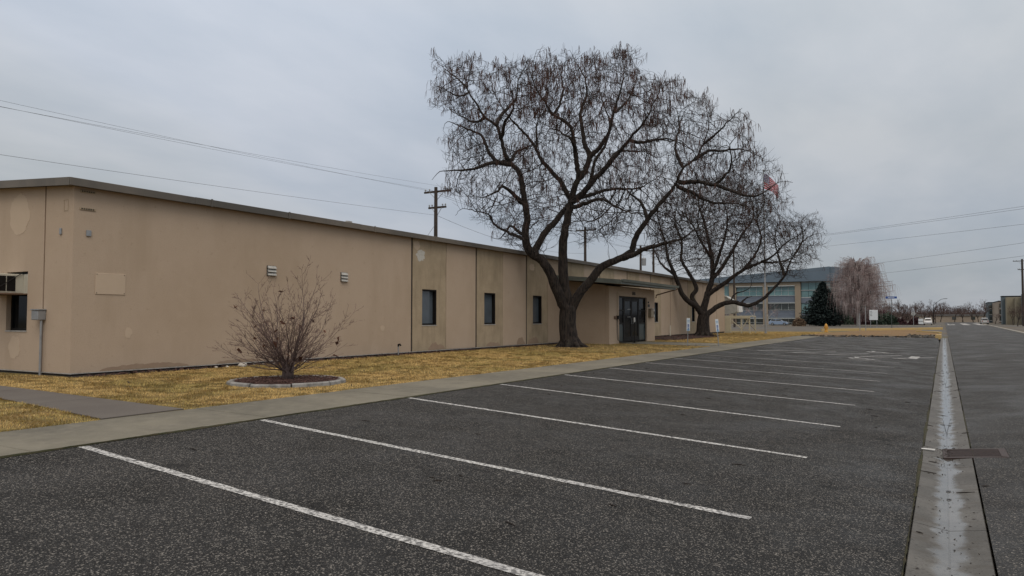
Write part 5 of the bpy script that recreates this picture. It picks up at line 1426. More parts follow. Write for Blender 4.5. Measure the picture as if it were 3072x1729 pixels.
# ------------------------------------------------------------------ utility poles and wires
M_wood = mat('weathered_pole_wood', (0.055, 0.043, 0.036), 0.95, layers=[('noise', 6, 5, .45, .7, (.028, .022, .019), .8, (2, 2, .15))])
M_wire = mat('cable_grey', (0.06, 0.06, 0.062), 0.7)
def utility_pole(x, y, h, label, arms, transformer=False, zb=-.4, axis='x', r=.17):
    t = thing('utility_pole', (x, y, zb), label, 'utility pole', 'wooden utility poles')
    H = h-zb
    G().lathe([(r*1.15, -.4), (r*1.1, 1), (r*.75, H)], 10).build('pole', M_wood, t, world=False)
    for z, L in arms:
        z -= zb
        g = G().cbox(-L/2, L/2, .13, .25, z-.07, z+.07, .01)
        a = g.build('crossarm', M_wood, t, world=False)
        if axis == 'y': a.rotation_euler = (0, 0, R(90))
        g = G()
        for s in (-1, 1): g.tube([(s*L*.28, .12, z-.05), (0, .14, z-.65)], .02, 5)
        b = g.build('brace', M_grey, t, world=False); b.rotation_euler = a.rotation_euler
        for u in (-.46, -.30, .30, .46):
            i_ = G().lathe([(.02, z+.07), (.02, z+.12), (.055, z+.13), (.06, z+.2), (.03, z+.25), (.0, z+.26)], 8, (u*L, .19, 0)).build('insulator', M_grey, a, world=False)
    if transformer:
        G().lathe([(.0, H-2.6), (.26, H-2.58), (.28, H-1.7), (.2, H-1.6), (.0, H-1.58)], 12, (.45, 0, 0)).build('transformer', M_grey, t, world=False)
    return t
utility_pole(-32.1, 45.0, 11.05, 'nearest wooden utility pole with crossarms behind the flat roof', [(10.75, 2.4), (9.55, 1.6)])
utility_pole(-32.2, 72.6, 11.0, 'wooden utility pole seen between the big tree limbs', [(10.7, 2.4)])
utility_pole(-32.5, 90.8, 10.6, 'left of two paired utility poles behind the roof', [(10.2, 2.2)], True)
utility_pole(-31.2, 92.0, 10.4, 'right of two paired utility poles behind the roof', [(10.0, 2.2)])
utility_pole(16.7, 188.0, 13.7, 'wooden utility pole at the right edge of the street', [(13.3, 3.2), (11.5, 1.6)], r=.24)
def wire(p, q, sag, label, r=.012, seg=24):
    p, q = Vector(p), Vector(q)
    pts = [p.lerp(q, i/seg) - Vector((0, 0, sag*4*(i/seg)*(1-i/seg))) for i in range(seg+1)]
    o = G().tube(pts, r, 4).build('power_line', M_wire, loc=tuple(p))
    tag(o, label, 'cable', 'overhead power lines')
for dx, z1, nm in ((-1.1, 9.95, 'uppermost'), (-.7, 9.40, 'second highest'), (1.1, 8.90, 'third highest')):
    wire((-32.1+dx, 45.2, 10.95), (-32.1+dx*.3, -8, z1), .30, '%s power line at left above the near roof' % nm, .0058)
wire((-32.1, 45.1, 8.95), (-32.1, -8, 7.27), .26, 'lowest single power line at left above the near roof', .0075)
for k, dx in enumerate((-1.1, -.7, 1.1)):
    wire((-32.1+dx, 45.2, 10.95), (-32.2+dx, 72.8, 10.9), .55, 'power line between the two nearer poles behind the roof')
    wire((-32.2+dx, 72.8, 10.9), (-32.4+dx, 90.9, 10.4), .45, 'power line between the farther poles behind the roof')
wire((-32.1, 45.1, 8.95), (-32.2, 72.6, 8.2), .8, 'lower power line between the two nearer poles behind the roof')
wire((-32.0, 45.0, 8.4), (-31.5, 40.0, 4.2), .0, 'guy wire slanting down from the nearest pole')
RW = [((-12.4, 119.5, 14.18), (8.94, 97.07, 13.61), 'uppermost'), ((-12.9, 119.2, 13.94), (8.93, 97.07, 13.35), 'second'), ((-12.9, 119.1, 12.28), (8.89, 97.04, 11.65), 'third'),
      ((-8.3, 121.8, 9.48), (8.84, 97.02, 9.62), 'fourth'), ((-6.6, 122.8, 8.12), (8.8, 97.0, 8.19), 'lowest')]
for p, q, nm in RW:
    p, q = Vector(p), Vector(q); d = q-p
    wire(p-d*.9, q+d*.6, .25, '%s of the power lines at right above the street' % nm, .013)
t = thing('utility_pole', (-12.4-21.3*.9-.3, 119.5+22.4*.9, -.43), 'utility pole hidden behind the tree crowns carrying the right-hand lines', 'utility pole', 'wooden utility poles')
G().lathe([(.2, -.4), (.15, 15.3)], 10).build('pole', M_wood, t, world=False)

# ------------------------------------------------------------------ far ground: street corner, office, trees
M_hyd = mat('hydrant_yellow', (0.52, 0.27, 0.05), 0.5, layers=[('noise', 4, 4, .5, .7, (.40, .22, .06), .6)])
t = thing('fire_hydrant', (-11.1, 96.0, -.41), 'yellow fire hydrant on the dry grass at the corner', 'hydrant')
G().lathe([(.24, -.05), (.24, .10), (.17, .12), (.16, .18), (.17, .62), (.21, .64), (.21, .70), (.18, .72), (.16, .85), (.09, .95), (.05, .97), (.05, 1.05), (.0, 1.06)], 14).build('barrel', M_hyd, t, world=False)
for d in ((1, 0), (-1, 0), (0, -1)):
    G().tube([(d[0]*.12, d[1]*.12, .52), (d[0]*.27, d[1]*.27, .52)], .075, 10).build('nozzle', M_hyd, t, world=False)
G().lathe([(.22, -.05), (.22, .05)], 12).build('base', M_black, t, world=False)
def post(name, x, y, h, label, r=.05, m=None):
    o = G().tube([(0, 0, -.3), (0, 0, h)], r, 8).build(name, m or M_grey, world=False); o.location = (x, y, -.41)
    return tag(o, label, 'post')
post('sign_post', -8.15, 105.6, 2.3, 'short grey post left of the bare white signboard')
sgn = thing('sign_post', (-7.5, 106.0, -.41), 'thin dark post with a small crossbar near the white signboard', 'post')
G().tube([(0, 0, -.3), (0, 0, 3.2)], .05, 8).build('post', M_grey, sgn, world=False)
G().tube([(-.5, 0, 3.15), (.5, 0, 3.1)], .04, 6).build('crossbar', M_black, sgn, world=False)
sgn = thing('signboard', (-7.3, 118.0, -.41), 'white rectangular signboard with faded dark lettering', 'sign')
G().cbox(-.55, .55, -.03, .03, 1.4, 2.85, .01).build('board', M_signw, sgn, world=False)
for x in (-.4, .4): G().tube([(x, .06, -.3), (x, .06, 2.7)], .04, 6).build('leg', M_grey, sgn, world=False)
g = G()
for z, w in ((2.6, .25), (2.4, .3), (2.2, .22), (2.0, .28)): g.box(-.45, -.45+w, -.036, -.031, z, z+.05)
g.build('lettering', M_dkframe, sgn, world=False)
sgn = thing('street_name_sign', (-5.0, 118.0, -.41), 'blue street name sign on a tall thin post at the corner', 'sign')
G().tube([(0, 0, -.3), (0, 0, 4.4)], .045, 8).build('post', mat('dark_green_post', (.06, .075, .07), .6), sgn, world=False)
g = G().cbox(-.72, .72, -.012, .012, 4.45, 4.75, .004); p_ = g.build('blade', M_blue, sgn, world=False); p_.rotation_euler = (0, 0, R(8))
g = G()
for k in range(7): g.box(-.42+k*.12, -.34+k*.12, -.02, -.0125, 4.54, 4.64)
q_ = g.build('lettering', M_signw, p_, world=False)

# office building
M_roofmetal = mat('blue_grey_metal_roof', (0.125, 0.165, 0.205), 0.45, layers=[('noise', .25, 3, .4, .7, (.10, .135, .17), .6)], bump=('wave', .55, 0, .5, .05, (0, 0, 1)))
M_office = mat('office_tan_stone', (0.30, 0.245, 0.18), 0.85, layers=[('noise', .4, 4, .4, .7, (.25, .2, .15), .6)])
M_spandrel = mat('slate_spandrel', (0.145, 0.17, 0.21), 0.5, layers=[('noise', .5, 3, .4, .7, (.115, .135, .17), .6)])
M_teal_glass = mat('green_tinted_glass', (0.10, 0.19, 0.20), 0.05, spec=.6, layers=[('noise', .35, 2, .4, .65, (.16, .27, .275), .8)])
M_dkglass = mat('dark_office_glass', (0.045, 0.055, 0.052), 0.06, spec=.6, layers=[('noise', .4, 2, .4, .65, (.09, .095, .085), .8)])
M_mull = mat('pale_mullion', (0.42, 0.45, 0.45), 0.5)
OY, OZ = 196.0, -.45
of = thing('office_building', (-38, OY, OZ), 'three storey office with tan frame, glass bands and sloping blue roof', 'building')
G().box(-60, -19.5, OY+.8, OY+30, OZ, 10.4).build('core', M_dkglass, of)
G().prism([(-60, 10.4), (-21.6, 10.4), (-21.6, 13.9), (-60, 11.1)], 'y', OY-.9, OY+31).build('roof', M_roofmetal, of)
G().prism([(-21.59, 10.4), (-19.5, 10.4), (-19.5, 13.7), (-21.59, 13.9)], 'y', OY-.2, OY+30).build('roof', M_roofmetal, of)
def obox(x0, x1, z0, z1, m, name, d0=-.3, d1=.75, par=of): return G().cbox(x0, x1, OY+d0, OY+d1, z0, z1, .02).build(name, m, par)
obox(-46, -28.4, 9.35, 10.36, M_office, 'top_beam')
for x0, x1 in ((-46, -44.2), (-37.5, -36.3), (-29.75, -28.4)): obox(x0, x1, OZ, 9.34, M_office, 'pier')
for (x0, x1) in ((-44.19, -37.51), (-36.29, -29.76)):
    for z0, z1 in ((7.0, 9.3), (3.35, 5.0), (.1, 1.15)):
        w = obox(x0, x1, z1-.02, z1+.18, M_mull, 'sunshade', -.45, .0)
        obox(x0, x1, z0-.1, z0, M_mull, 'window_sill', -.05, .6)
        n = 4 if x0 > -40 else 4
        for k in range(n):
            a, b = x0+(x1-x0)*k/n+.04, x0+(x1-x0)*(k+1)/n-.04
            G().box(a, b, OY+.3, OY+.36, z0+.01, z1-.03).build('window', M_teal_glass if z0 > 5 else M_dkglass, of)
            if k: G().box(a-.075, a-.005, OY+.22, OY+.40, z0+.01, z1-.03).build('mullion', M_mull, of)
        if z0 > 5: obox(x0, x1, 8.15, 8.22, M_mull, 'transom', .2, .29)
    for z0, z1 in ((5.2, 6.89), (1.35, 3.24)):
        for k in range(3):
            h = (z1-z0)/3; obox(x0, x1, z0+k*h+.01, z0+(k+1)*h-.01, M_spandrel, 'spandrel_panel', .1, .6)
for k in range(4):
    for z0, z1 in ((8.3, 10.1), (6.55, 8.1), (2.6, 4.9), (.1, 1.9)):
        a = -28.3+k*1.7; G().box(a, a+1.62, OY+.4, OY+.5, z0, z1).build('window', M_teal_glass if z0 > 2 else M_dkglass, of)
for z0, z1 in ((10.12, 10.38), (8.12, 8.28), (6.3, 6.5), (5.0, 6.25), (2.0, 2.5)):
    obox(-28.39, -21.6, z0, z1, M_spandrel if z1-z0 > .3 else M_mull, 'band', .2, .6)
G().box(-47.5, -46.02, OY+.3, OY+.4, 4, 10.2).build('window', M_teal_glass, of)

# blue spruce
M_needle = mat('spruce_needles', (0.022, 0.036, 0.034), 0.9, layers=[('noise', 1.2, 3, .42, .66, (.048, .068, .066), .8)])
sp = thing('spruce_tree', (-20.2, 170, -.42), 'dark blue-green spruce in front of the office', 'tree')
G().lathe([(.35, -.3), (.3, 2), (.06, 9.6)], 8).build('trunk', M_wood, sp, world=False)
rg = random.Random(2); g = G()
H = 9.3
for L in range(34):
    z = .5+(H-.6)*L/33; rmax = 5.0*(1-(z/H)**1.25)**.85*(.62+.38*min(1, z/2))+.15
    nb = max(5, int(20*rmax/5)+4)
    for k in range(nb):
        a = 2*math.pi*(k+rg.random())/nb; r = rmax*rg.uniform(.72, 1.08)
        for j in range(9):
            f = (j+1)/9; d = Vector((math.cos(a), math.sin(a), 0)); p = d*(r*f)+Vector((0, 0, z-.22*r*f+.20*r*f*f))
            s = .52*(1.2-f*.5)
            p = p + Vector((-math.sin(a), math.cos(a), 0))*rg.gauss(0, .16*r*f)
            for _ in range(5):
                e = (d*rg.uniform(.3, 1)+Vector((rg.gauss(0, .6), rg.gauss(0, .6), rg.gauss(.05, .3)))).normalized()*s; w = e.cross(Vector((rg.gauss(0, .3), rg.gauss(0, .3), 1))).normalized()*s*.34
                g.add([p-w, p+w, p+e*1.3+Vector((0, 0, -.06))], [(0, 1, 2)])
g.build('crown', M_needle, sp, world=False)

# generic bare tree for the distance
def bare(seed, H, spread, droop=0.0, depth=6, r0=.16, lean=.45, first=.25, nch=(2, 3), tip=.012, kfac=.75):
    rg = random.Random(seed); gt, gc = G(), G()
    def rec(p, d, L, r, lv):
        pts = [p]; rr = [r]; q = p; e = d
        for k in range(3):
            e = (e+Vector((rg.gauss(0, .12), rg.gauss(0, .12), rg.gauss(.03, .08)-droop*lv*.11))).normalized(); q = q+e*L/3; pts.append(q); rr.append(max(tip*.6, r*(1-.1*(k+1))))
        (gt if lv < 2 else gc).tube(pts, rr, 6 if lv < 2 else 3, cap=False)
        if lv >= depth: return
        n = rg.randint(*nch)+(1 if lv == 0 else 0)
        for k in range(n):
            a = 2*math.pi*(k+rg.random())/n; ax = e.orthogonal().normalized(); ax = Matrix.Rotation(a, 3, e) @ ax
            f = (e + ax*lean*rg.uniform(.7, 1.5)*spread).normalized()
            rec(pts[rg.choice((2, 3, 3))] if lv else q, f, L*kfac*rg.uniform(.8, 1.15), max(tip, r*.62), lv+1)
    rec(Vector((0, 0, -.2)), Vector((0, 0, 1)), H*first, r0, 0)
    return gt, gc
M_birchbark = mat('white_birch_bark', (0.42, 0.40, 0.37), 0.85, layers=[('noise', 3, 4, .55, .7, (.08, .07, .06), .8)])
M_birchtw = mat('reddish_birch_twigs', (0.17, 0.115, 0.108), 0.9, layers=[('noise', .7, 2, .38, .58, (.36, .31, .30), .85)])
M_twfar = mat('brown_far_twigs', (0.075, 0.048, 0.042), 0.9, layers=[('noise', .8, 2, .4, .65, (.11, .075, .062), .7)])
# weeping birch: limbs fan out, then the long twigs hang
bt = thing('weeping_birch', (-13.6, 172, -.42), 'large pale weeping birch with reddish hanging twigs right of the spruce', 'tree')
rg = random.Random(31); gt, gc = G(), G()
gt.lathe([(.42, -.3), (.36, 3), (.25, 8), (.1, 13)], 8)
for k in range(400):
    z0 = rg.uniform(2.5, 12.5); a = rg.uniform(0, 6.283); d = Vector((math.cos(a), math.sin(a), 0))
    hh = z0/12.5; Rm = 7.7*math.sin(math.pi*min(1, .30+.62*hh))**.7*rg.uniform(.45, 1.0); top = min(14.9, z0+rg.uniform(1.2, 3.6))*rg.uniform(.92, 1.0)
    p0 = Vector((0, 0, z0)); p1 = d*Rm*.5+Vector((0, 0, (z0+top)/2+.6)); p2 = d*Rm+Vector((rg.gauss(0, .4), rg.gauss(0, .4), top))
    (gt if k < 60 else gc).tube([p0, p1, p2], [.07, .045, .02], 4, cap=False)
    for j in range(17):
        f = rg.uniform(.25, 1.0); s = p0.lerp(p1, f*2) if f < .5 else p1.lerp(p2, f*2-1)
        l = rg.uniform(1.2, 3.6); o_ = Vector((d.x*rg.uniform(.1, .7)+rg.gauss(0, .3), d.y*rg.uniform(.1, .7)+rg.gauss(0, .3), 0))
        if s.z-l < .8: l = max(.4, s.z-.9)
        gc.tube([s, s+o_*.6+Vector((0, 0, .12-l*.25)), s+o_+Vector((0, 0, -l))], [.014, .013, .008], 3, cap=False)
gt.build('trunk', M_birchbark, bt, world=False); gc.build('crown', M_birchtw, bt, world=False)

# saplings before the office and along the street
def put_tree(name, proto, loc, label, group, s=1.0, rz=0.0):
    gt, gc = proto
    t = thing(name, loc, label, 'tree', group, rz); t.scale = (s, s, s)
    for m_, nm in ((gt, 'trunk'), (gc, 'crown')):
        o = bpy.data.objects.new(nm, m_); COL.objects.link(o); o.parent = t
    return t
def proto_tree(seed, mt, mc, *a, **k):
    gt, gc = bare(seed, *a, **k); return gt.mesh('trunk', mt), gc.mesh('crown', mc)
pb = [proto_tree(s, M_birchbark, M_birchtw, 7.0, .75, depth=5, r0=.09, tip=.012) for s in (41, 42)]
for i, (x, s) in enumerate(((-41.2, 1.0), (-44.6, .85), (-35.0, 1.05), (-32.6, .75), (-38.3, 1.1))):
    put_tree('sapling', pb[i % 2], (x, OY-7-i % 2*2, -.42), ['white-barked sapling before the left office bay', 'small white-barked sapling at the office left edge', 'white-barked sapling before the middle of the office', 'short sapling behind the blue car', 'tall white-barked sapling by the office pier'][i], 'bare saplings before the office', s, i*1.3)
pf = [proto_tree(s, M_wood, M_twfar, 9.0, .95, depth=6, r0=.2, tip=.022) for s in (51, 52, 53, 54)]
rg = random.Random(77)
k = 0
for i in range(64):
    px = -14+rg.uniform(0, 1)*46; y = rg.uniform(255, 420)
    x = -46+78*(i+rg.random())/64; x *= y/330
    if 1.5+.004*y < x < road_right(y)+2 and y < 322: continue
    put_tree('far_tree', pf[i % 4], (x, y, -.43), 'brown bare tree in the distant tree line', 'distant bare tree line', rg.uniform(.75, 1.15)*(y/330), rg.uniform(0, 6))
# the wood behind them, one mass
g = G()
for i in range(5200):
    y = rg.uniform(400, 520); x = rg.uniform(-.30, .30)*y; h = rg.uniform(4, 10)*(.75+.25*fnoise(x, 0, .05, 3)); b = Vector((x, y, -.5))
    for j in range(5):
        e = b+Vector((rg.gauss(0, 1.5), rg.gauss(0, 1.5), h*rg.uniform(.5, 1))); g.tube([b+Vector((0, 0, h*.15)), b.lerp(e, .5)+Vector((rg.gauss(0, .4), 0, .5)), e], [.10, .09, .03], 3, cap=False)
tag(g.build('far_wood', M_twfar), 'far reddish-brown winter wood along the horizon', 'wood', kind='stuff')
tag(G().prism([(-400, -1), (400, -1), (400, 3.2), (200, 4.6), (60, 4.0), (-80, 4.4), (-220, 5.0), (-400, 3.5)], 'y', 560, 700).build('hill', mat('far_brown_hill', (.07, .052, .047), .95, layers=[('noise', .1, 4, .4, .7, (.05, .04, .038), .7)])), 'low dark rise behind the distant wood', 'hill', kind='structure')

# hedges and mounded shrubs by the office
def bush(x, y, rx, rz, m, label, seed, n=1500, cat='shrub'):
    rg = random.Random(seed); g = G()
    for _ in range(n):
        a = rg.uniform(0, 6.283); c = rg.uniform(0, 1); s = math.sqrt(1-c*c); f = rg.uniform(.82, 1.05)*(1+.14*mnoise.noise(Vector((math.cos(a)*s*2, math.sin(a)*s*2, c*2+seed))))
        p = Vector((math.cos(a)*s*rx*f, math.sin(a)*s*rx*f*.7, c*rz*f)); q = rx*.07+.04
        d = [Vector((rg.gauss(0, q), rg.gauss(0, q), rg.gauss(0, q))) for _ in range(3)]
        g.add([p+d[0], p+d[1], p+d[2]], [(0, 1, 2)])
    t = thing('shrub', (x, y, -.43), label, cat)
    g.build('foliage', m, t, world=False)
    gs = G()
    for k in range(6): gs.tube([(0, 0, -.1), (rg.gauss(0, rx*.3), rg.gauss(0, rx*.2), rz*.7)], [.06, .03], 5)
    gs.build('stems', M_wood, t, world=False)
M_maroon = mat('maroon_leaf', (0.042, 0.016, 0.020), .9, layers=[('noise', 2, 3, .4, .7, (.07, .03, .032), .7)])
M_green = mat('dark_green_leaf', (0.026, 0.045, 0.030), .9, layers=[('noise', 2, 3, .4, .7, (.045, .07, .045), .7)])
bush(-9.6, 190, 2.8, 2.6, M_green, 'rounded green mounded shrub below the blue street sign', 1)
bush(-11.6, 194, 3.6, 3.6, M_maroon, 'maroon shrub behind the green mound', 2)
bush(-14.5, 190, 2.2, 2.0, M_maroon, 'low maroon shrub left of the green mound', 3)
bush(-20.0, 188, 2.0, 2.2, M_maroon, 'maroon shrub under the weeping birch', 4)
bush(-17.6, 189, 1.9, 2.5, M_green, 'dark green shrub behind the white signboard', 5)
bush(-7.0, 196, 1.8, 1.6, M_maroon, 'small reddish shrub right of the green mound', 6)
bush(-3.4, 200, 1.6, 1.7, M_maroon, 'small dark shrub beside the stop sign', 7)
bush(-24.5, 166, 1.3, 1.6, mat('tan_dry_grass', (.13, .085, .055), .9, layers=[('noise', 2, 3, .4, .7, (.18, .13, .08), .6)]), 'dry tan ornamental grass clump at the foot of the spruce', 8)
kerb('kerb', 'pale kerb edging the office grounds', [(-60, 184.5), (-30, 184), (-5, 183.5), (1.5, 182)], .3, .16, M_kerb)
pg = [proto_tree(s, M_birchbark, M_twfar, 6.0, .9, depth=5, r0=.1, tip=.014) for s in (61, 62)]
for i, (x, y, s) in enumerate(((-6.3, 205, .9), (-4.6, 215, .8), (-2.4, 225, .9), (-1.0, 240, .8))):
    put_tree('street_tree', pg[i % 2], (x, y, -.43), ['leftmost small bare tree by the street corner', 'second small bare tree by the street corner', 'third small bare tree by the street corner', 'rightmost small bare tree by the street corner'][i], 'small bare trees by the corner', s, i)
for i, (x, y, s) in enumerate(((15.3, 184, 1.0), (17.0, 215, .9), (15.5, 250, .8))):
    put_tree('street_tree', pf[i], (x, y, -.43), ['bare tree before the tan apartment wall at right', 'bare tree beside the grey apartment block', 'small bare tree by the parked silver car'][i], 'bare street trees at right', s*.62, i)
# stop sign seen from behind
t = thing('stop_sign', (-3.6, 186, -.43), 'back of a round-looking stop sign on a post', 'sign')
G().tube([(0, 0, -.3), (0, 0, 3.0)], .06, 8).build('post', M_grey, t, world=False)
G().prism([(.46*math.cos(R(22.5+45*k)), 2.7+.46*math.sin(R(22.5+45*k))) for k in range(8)], 'y', .07, .09).build('plate', mat('bare_sign_metal', (.42, .42, .41), .5, metal=.3), t, world=False)
# street lamps
for x, y, s, nm in ((1.2, 232, 1.0, 'nearer street lamp with a curved arm over the street'), (1.8, 300, 1.0, 'farther street lamp with a curved arm over the street')):
    t = thing('street_lamp', (x-.8, y, -.43), nm, 'street lamp', 'street lamps')
    G().lathe([(.14, -.3), (.12, 1), (.08, 5.4)], 8).build('pole', M_dkframe, t, world=False)
    G().tube([(0, 0, 5.2), (.8, 0, 6.0), (1.8, 0, 6.8), (2.5, 0, 6.95)], .05, 6).build('arm', M_dkframe, t, world=False)
    G().cbox(2.4, 3.3, -.15, .15, 6.9, 7.02, .03).build('lamp_head', M_dkframe, t, world=False)

# ------------------------------------------------------------------ cars
M_tyre = mat('tyre', (.015, .015, .015), .9); M_rim = mat('rim', (.3, .3, .31), .4, metal=.6)
M_carglass = mat('car_glass', (.015, .018, .02), .05, spec=.6)
M_lamp = mat('headlight', (.6, .6, .58), .2); M_tail = mat('tail_light', (.3, .02, .02), .3)
def car(loc, rz, paint, label, kind='hatch'):
    t = thing('parked_car', loc, label, 'car', None, rz)
    L, W, H = 4.3, 1.75, 1.48
    if kind == 'hatch':
        low = [(-2.12, .32), (-2.15, .62), (-2.05, .92), (-1.2, 1.0), (.75, .98), (1.75, .84), (2.1, .68), (2.15, .36), (1.8, .24), (-1.8, .24)]
        cab = [(-1.98, .93), (-1.62, 1.36), (-1.0, 1.47), (.0, 1.46), (.45, 1.32), (1.15, .95)]
    else:
        low = [(-2.3, .35), (-2.32, .75), (-2.2, 1.0), (-1.2, 1.04), (.75, 1.04), (1.9, .95), (2.25, .75), (2.3, .38), (1.9, .26), (-1.9, .26)]
        cab = [(-2.1, 1.0), (-1.85, 1.62), (-1.3, 1.74), (.1, 1.73), (.5, 1.55), (1.15, 1.03)]
    def body(poly, w0, w1, ch):
        g = G(); n = len(poly)
        for s, w in ((-1, w0-ch), (-1, w0), (1, w0), (1, w0-ch)): pass
        zs = [p[1] for p in poly]; zm, zM = min(zs), max(zs)
        cx_ = sum(p[0] for p in poly)/n
        for k, (sy, inset) in enumerate(((-1, 1), (-1, 0), (1, 0), (1, 1))):
            for (x, z) in poly:
                f = (z-zm)/(zM-zm); w = (w0+(w1-w0)*f)/2 - (ch*.3 if inset else 0)*0
                xx = x + (cx_-x)*(.03 if inset else 0); zz = z - (.03 if inset and z > (zm+zM)/2 else 0)
                g.v.append((xx, sy*(w - (0 if inset else 0) - (0 if not inset else -ch*.0)) * (1.0 if inset else .965), zz))
        order = (0, 1, 2, 3)
        for a, b in ((1, 2),):
            for i in range(n): j = (i+1) % n; g.f.append((a*n+i, a*n+j, b*n+j, b*n+i))
        for a, b in ((0, 1), (2, 3)):
            for i in range(n): j = (i+1) % n; g.f.append((a*n+i, a*n+j, b*n+j, b*n+i))
        g.f += [tuple(range(n)), tuple(range(3*n, 4*n))]
        return g
    body(low, W, W*.95, .05).build('body', paint, t, world=False)
    cb = body(cab, W*.92, W*.72, .04).build('cabin', paint, t, world=False)
    # side windows and screens
    zt, zb_ = cab[2][1]-.07, cab[0][1]+.06
    for sy in (-1, 1):
        for xa, xb, xc, xd in ((-1.72, -.62, -.62, -1.42), (-.55, .82, .32, -.55)):
            def P(x, z): f = (z-cab[0][1])/(cab[2][1]-cab[0][1]); return (x, sy*((W*.92+(W*.72-W*.92)*f)/2+.008), z)
            G().add([P(xa, zb_), P(xb, zb_), P(xc, zt), P(xd, zt)], [(0, 1, 2, 3)]).build('side_window', M_carglass, cb, world=False)
    def scr(p, q, nm):
        dx, dz = q[0]-p[0], q[1]-p[1]; nx, nz = (-dz, dx); l = math.hypot(nx, nz); s_ = .015 if nm == 'windscreen' else -.015
        nx, nz = abs(nx)/l*s_, .012
        a, b = (p[0]+dx*.1, p[1]+dz*.1), (p[0]+dx*.9, p[1]+dz*.9)
        G().add([(a[0]+nx, -.68, a[1]+nz), (a[0]+nx, .68, a[1]+nz), (b[0]+nx, .58, b[1]+nz), (b[0]+nx, -.58, b[1]+nz)], [(0, 1, 2, 3)]).build(nm, M_carglass, cb, world=False)
    scr(cab[5], cab[4], 'windscreen'); scr(cab[0], cab[1], 'rear_window')
    for x in (-1.32, 1.35):
        for sy in (-1, 1):
            g = G().tube([(x, sy*.68, .31), (x, sy*.89, .31)], .32, 18); w = g.build('wheel', M_tyre, t, world=False)
            G().tube([(x, sy*.885, .31), (x, sy*.90, .31)], .20, 14).build('rim', M_rim, w, world=False)
    for sy in (-.6, .6):
        G().cbox(low[6][0]-.02, low[6][0]+.05, sy-.18, sy+.18, low[6][1]-.05, low[6][1]+.08, .02).build('headlight', M_lamp, t, world=False)
        G().cbox(low[1][0]-.03, low[1][0]+.05, sy-.12, sy+.12, low[1][1]+.05, low[1][1]+.22, .02).build('tail_light', M_tail, t, world=False)
    G().cbox(-2.2 if kind == 'hatch' else -2.36, -2.05, -.8, .8, .38, .55, .03).build('bumper', paint, t, world=False)
    return t
def paint(n, c): return mat(n, c, .25, spec=.6, coat=.5, layers=[('noise', 1, 2, .4, .7, tuple(k*.85 for k in c), .5)])
car((-31.4, 182.5, -.42), R(2), paint('light_blue_car_paint', (.20, .27, .38)), 'light blue hatchback parked before the office')
car((12.2, 236, -.40), R(92), paint('silver_car_paint', (.33, .33, .33)), 'silver car parked on the right side of the street', 'suv')
car((-.9, 212, -.41), R(-90), paint('white_car_paint', (.6, .6, .6)), 'white car at the left of the street near the stop sign', 'suv')
t = thing('roadside_sign', (-2.2, 190, -.43), 'small white double sign on the verge near the stop sign', 'sign')
for z in (.35, 1.0): G().cbox(-.5, .5, -.03, .03, z, z+.55, .01).build('plate', M_signw, t, world=False)
for x in (-.4, .4): G().tube([(x, .06, -.2), (x, .06, 1.5)], .03, 6).build('leg', M_grey, t, world=False)

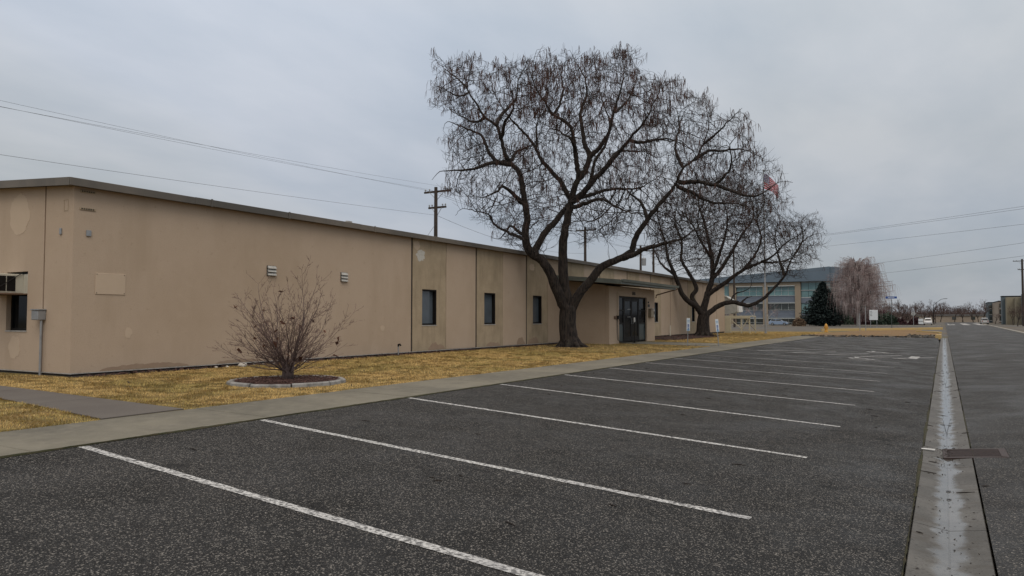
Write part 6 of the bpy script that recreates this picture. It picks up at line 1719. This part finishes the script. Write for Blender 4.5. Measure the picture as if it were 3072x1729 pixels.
# ------------------------------------------------------------------ street far end and apartments
for k in range(3):
    g = G(); x = 3.2+k*3.2
    g.add([(x, 205, z_road(x, 205)+.012), (x+1.6, 205, z_road(x+1.6, 205)+.012), (x+2.3, 262, z_road(x, 260)+.012), (x+.8, 262, z_road(x, 260)+.012)], [(0, 1, 2, 3)])
    g.build('worn_pale_strip', M_paint_worn, road)
low = thing('low_building', (2, 372, -.43), 'long low tan building at the end of the street', 'building')
M_lowtan = mat('pale_tan_wall', (.34, .28, .22), .9, layers=[('noise', .3, 3, .4, .7, (.28, .23, .18), .6)])
G().box(-8, 22, 372, 384, -.43, 2.3).build('wall', M_lowtan, low); G().box(-8.4, 22.4, 371.6, 384.4, 2.31, 2.9).build('roof', M_roof, low)
for k in (0, 1, 4, 6): G().cbox(-6.5+k*3.5, -5+k*3.5, 371.93, 371.99, .6, 1.8, .01).build('window', M_dkglass, low)
M_apt_teal = mat('blue_grey_siding', (.115, .145, .160), .8, layers=[('noise', .4, 3, .4, .7, (.09, .115, .13), .6)], bump=('wave', 1.2, 0, .3, .03, (0, 0, 1)))
M_apt_tan = mat('khaki_siding', (.26, .23, .165), .85, layers=[('noise', .4, 3, .4, .7, (.22, .195, .14), .6)])
ap = thing('apartment_building', (24, 250, -.43), 'three storey apartment block with blue-grey and khaki walls at right', 'building')
def ab(x0, x1, y0, y1, z1, m, nm='wall', z0=-.43): return G().cbox(x0, x1, y0, y1, z0, z1, .02).build(nm, m, ap)
ab(18.4, 21.0, 330, 345, 7.0, M_apt_teal); ab(18.3, 21.1, 329.9, 345.2, 7.3, M_dkframe, 'roof_cap', 7.01)
ab(19.7, 30, 300, 329.7, 6.9, M_lowtan); ab(19.6, 30.2, 299.8, 329.6, 7.2, M_dkframe, 'roof_cap', 6.91)
ab(16.3, 21.0, 236, 239.9, 6.95, M_apt_teal); ab(16.2, 21.1, 235.9, 240.1, 7.2, M_dkframe, 'roof_cap', 6.96)
ab(17.0, 40, 232, 235.8, 6.75, M_apt_tan); ab(18.7, 40, 228.6, 231.9, 6.6, M_apt_tan)
ab(19.9, 40, 224, 228.5, 7.4, M_apt_teal)
ab(21.2, 40, 240.3, 299.7, 6.6, M_lowtan)
for z in (.5, 2.7, 4.9):
    w = ab(18.8, 19.5, 329.6, 329.88, z+1.2, M_dkglass, 'window', z)
    G().cbox(18.7, 19.6, 329.4, 329.59, z-.2, z-.05, .01).build('sill', M_white, w)
    bl = ab(19.9, 20.9, 299.5, 299.78, z+1.4, M_dkglass, 'balcony_opening', z-.1); G().cbox(19.8, 21.0, 299.0, 299.45, z-.4, z-.15, .01).build('balcony_slab', M_white, bl)
    ab(20.2, 23, 223.7, 223.98, z+1.4, M_dkglass, 'balcony_opening', z-.1)
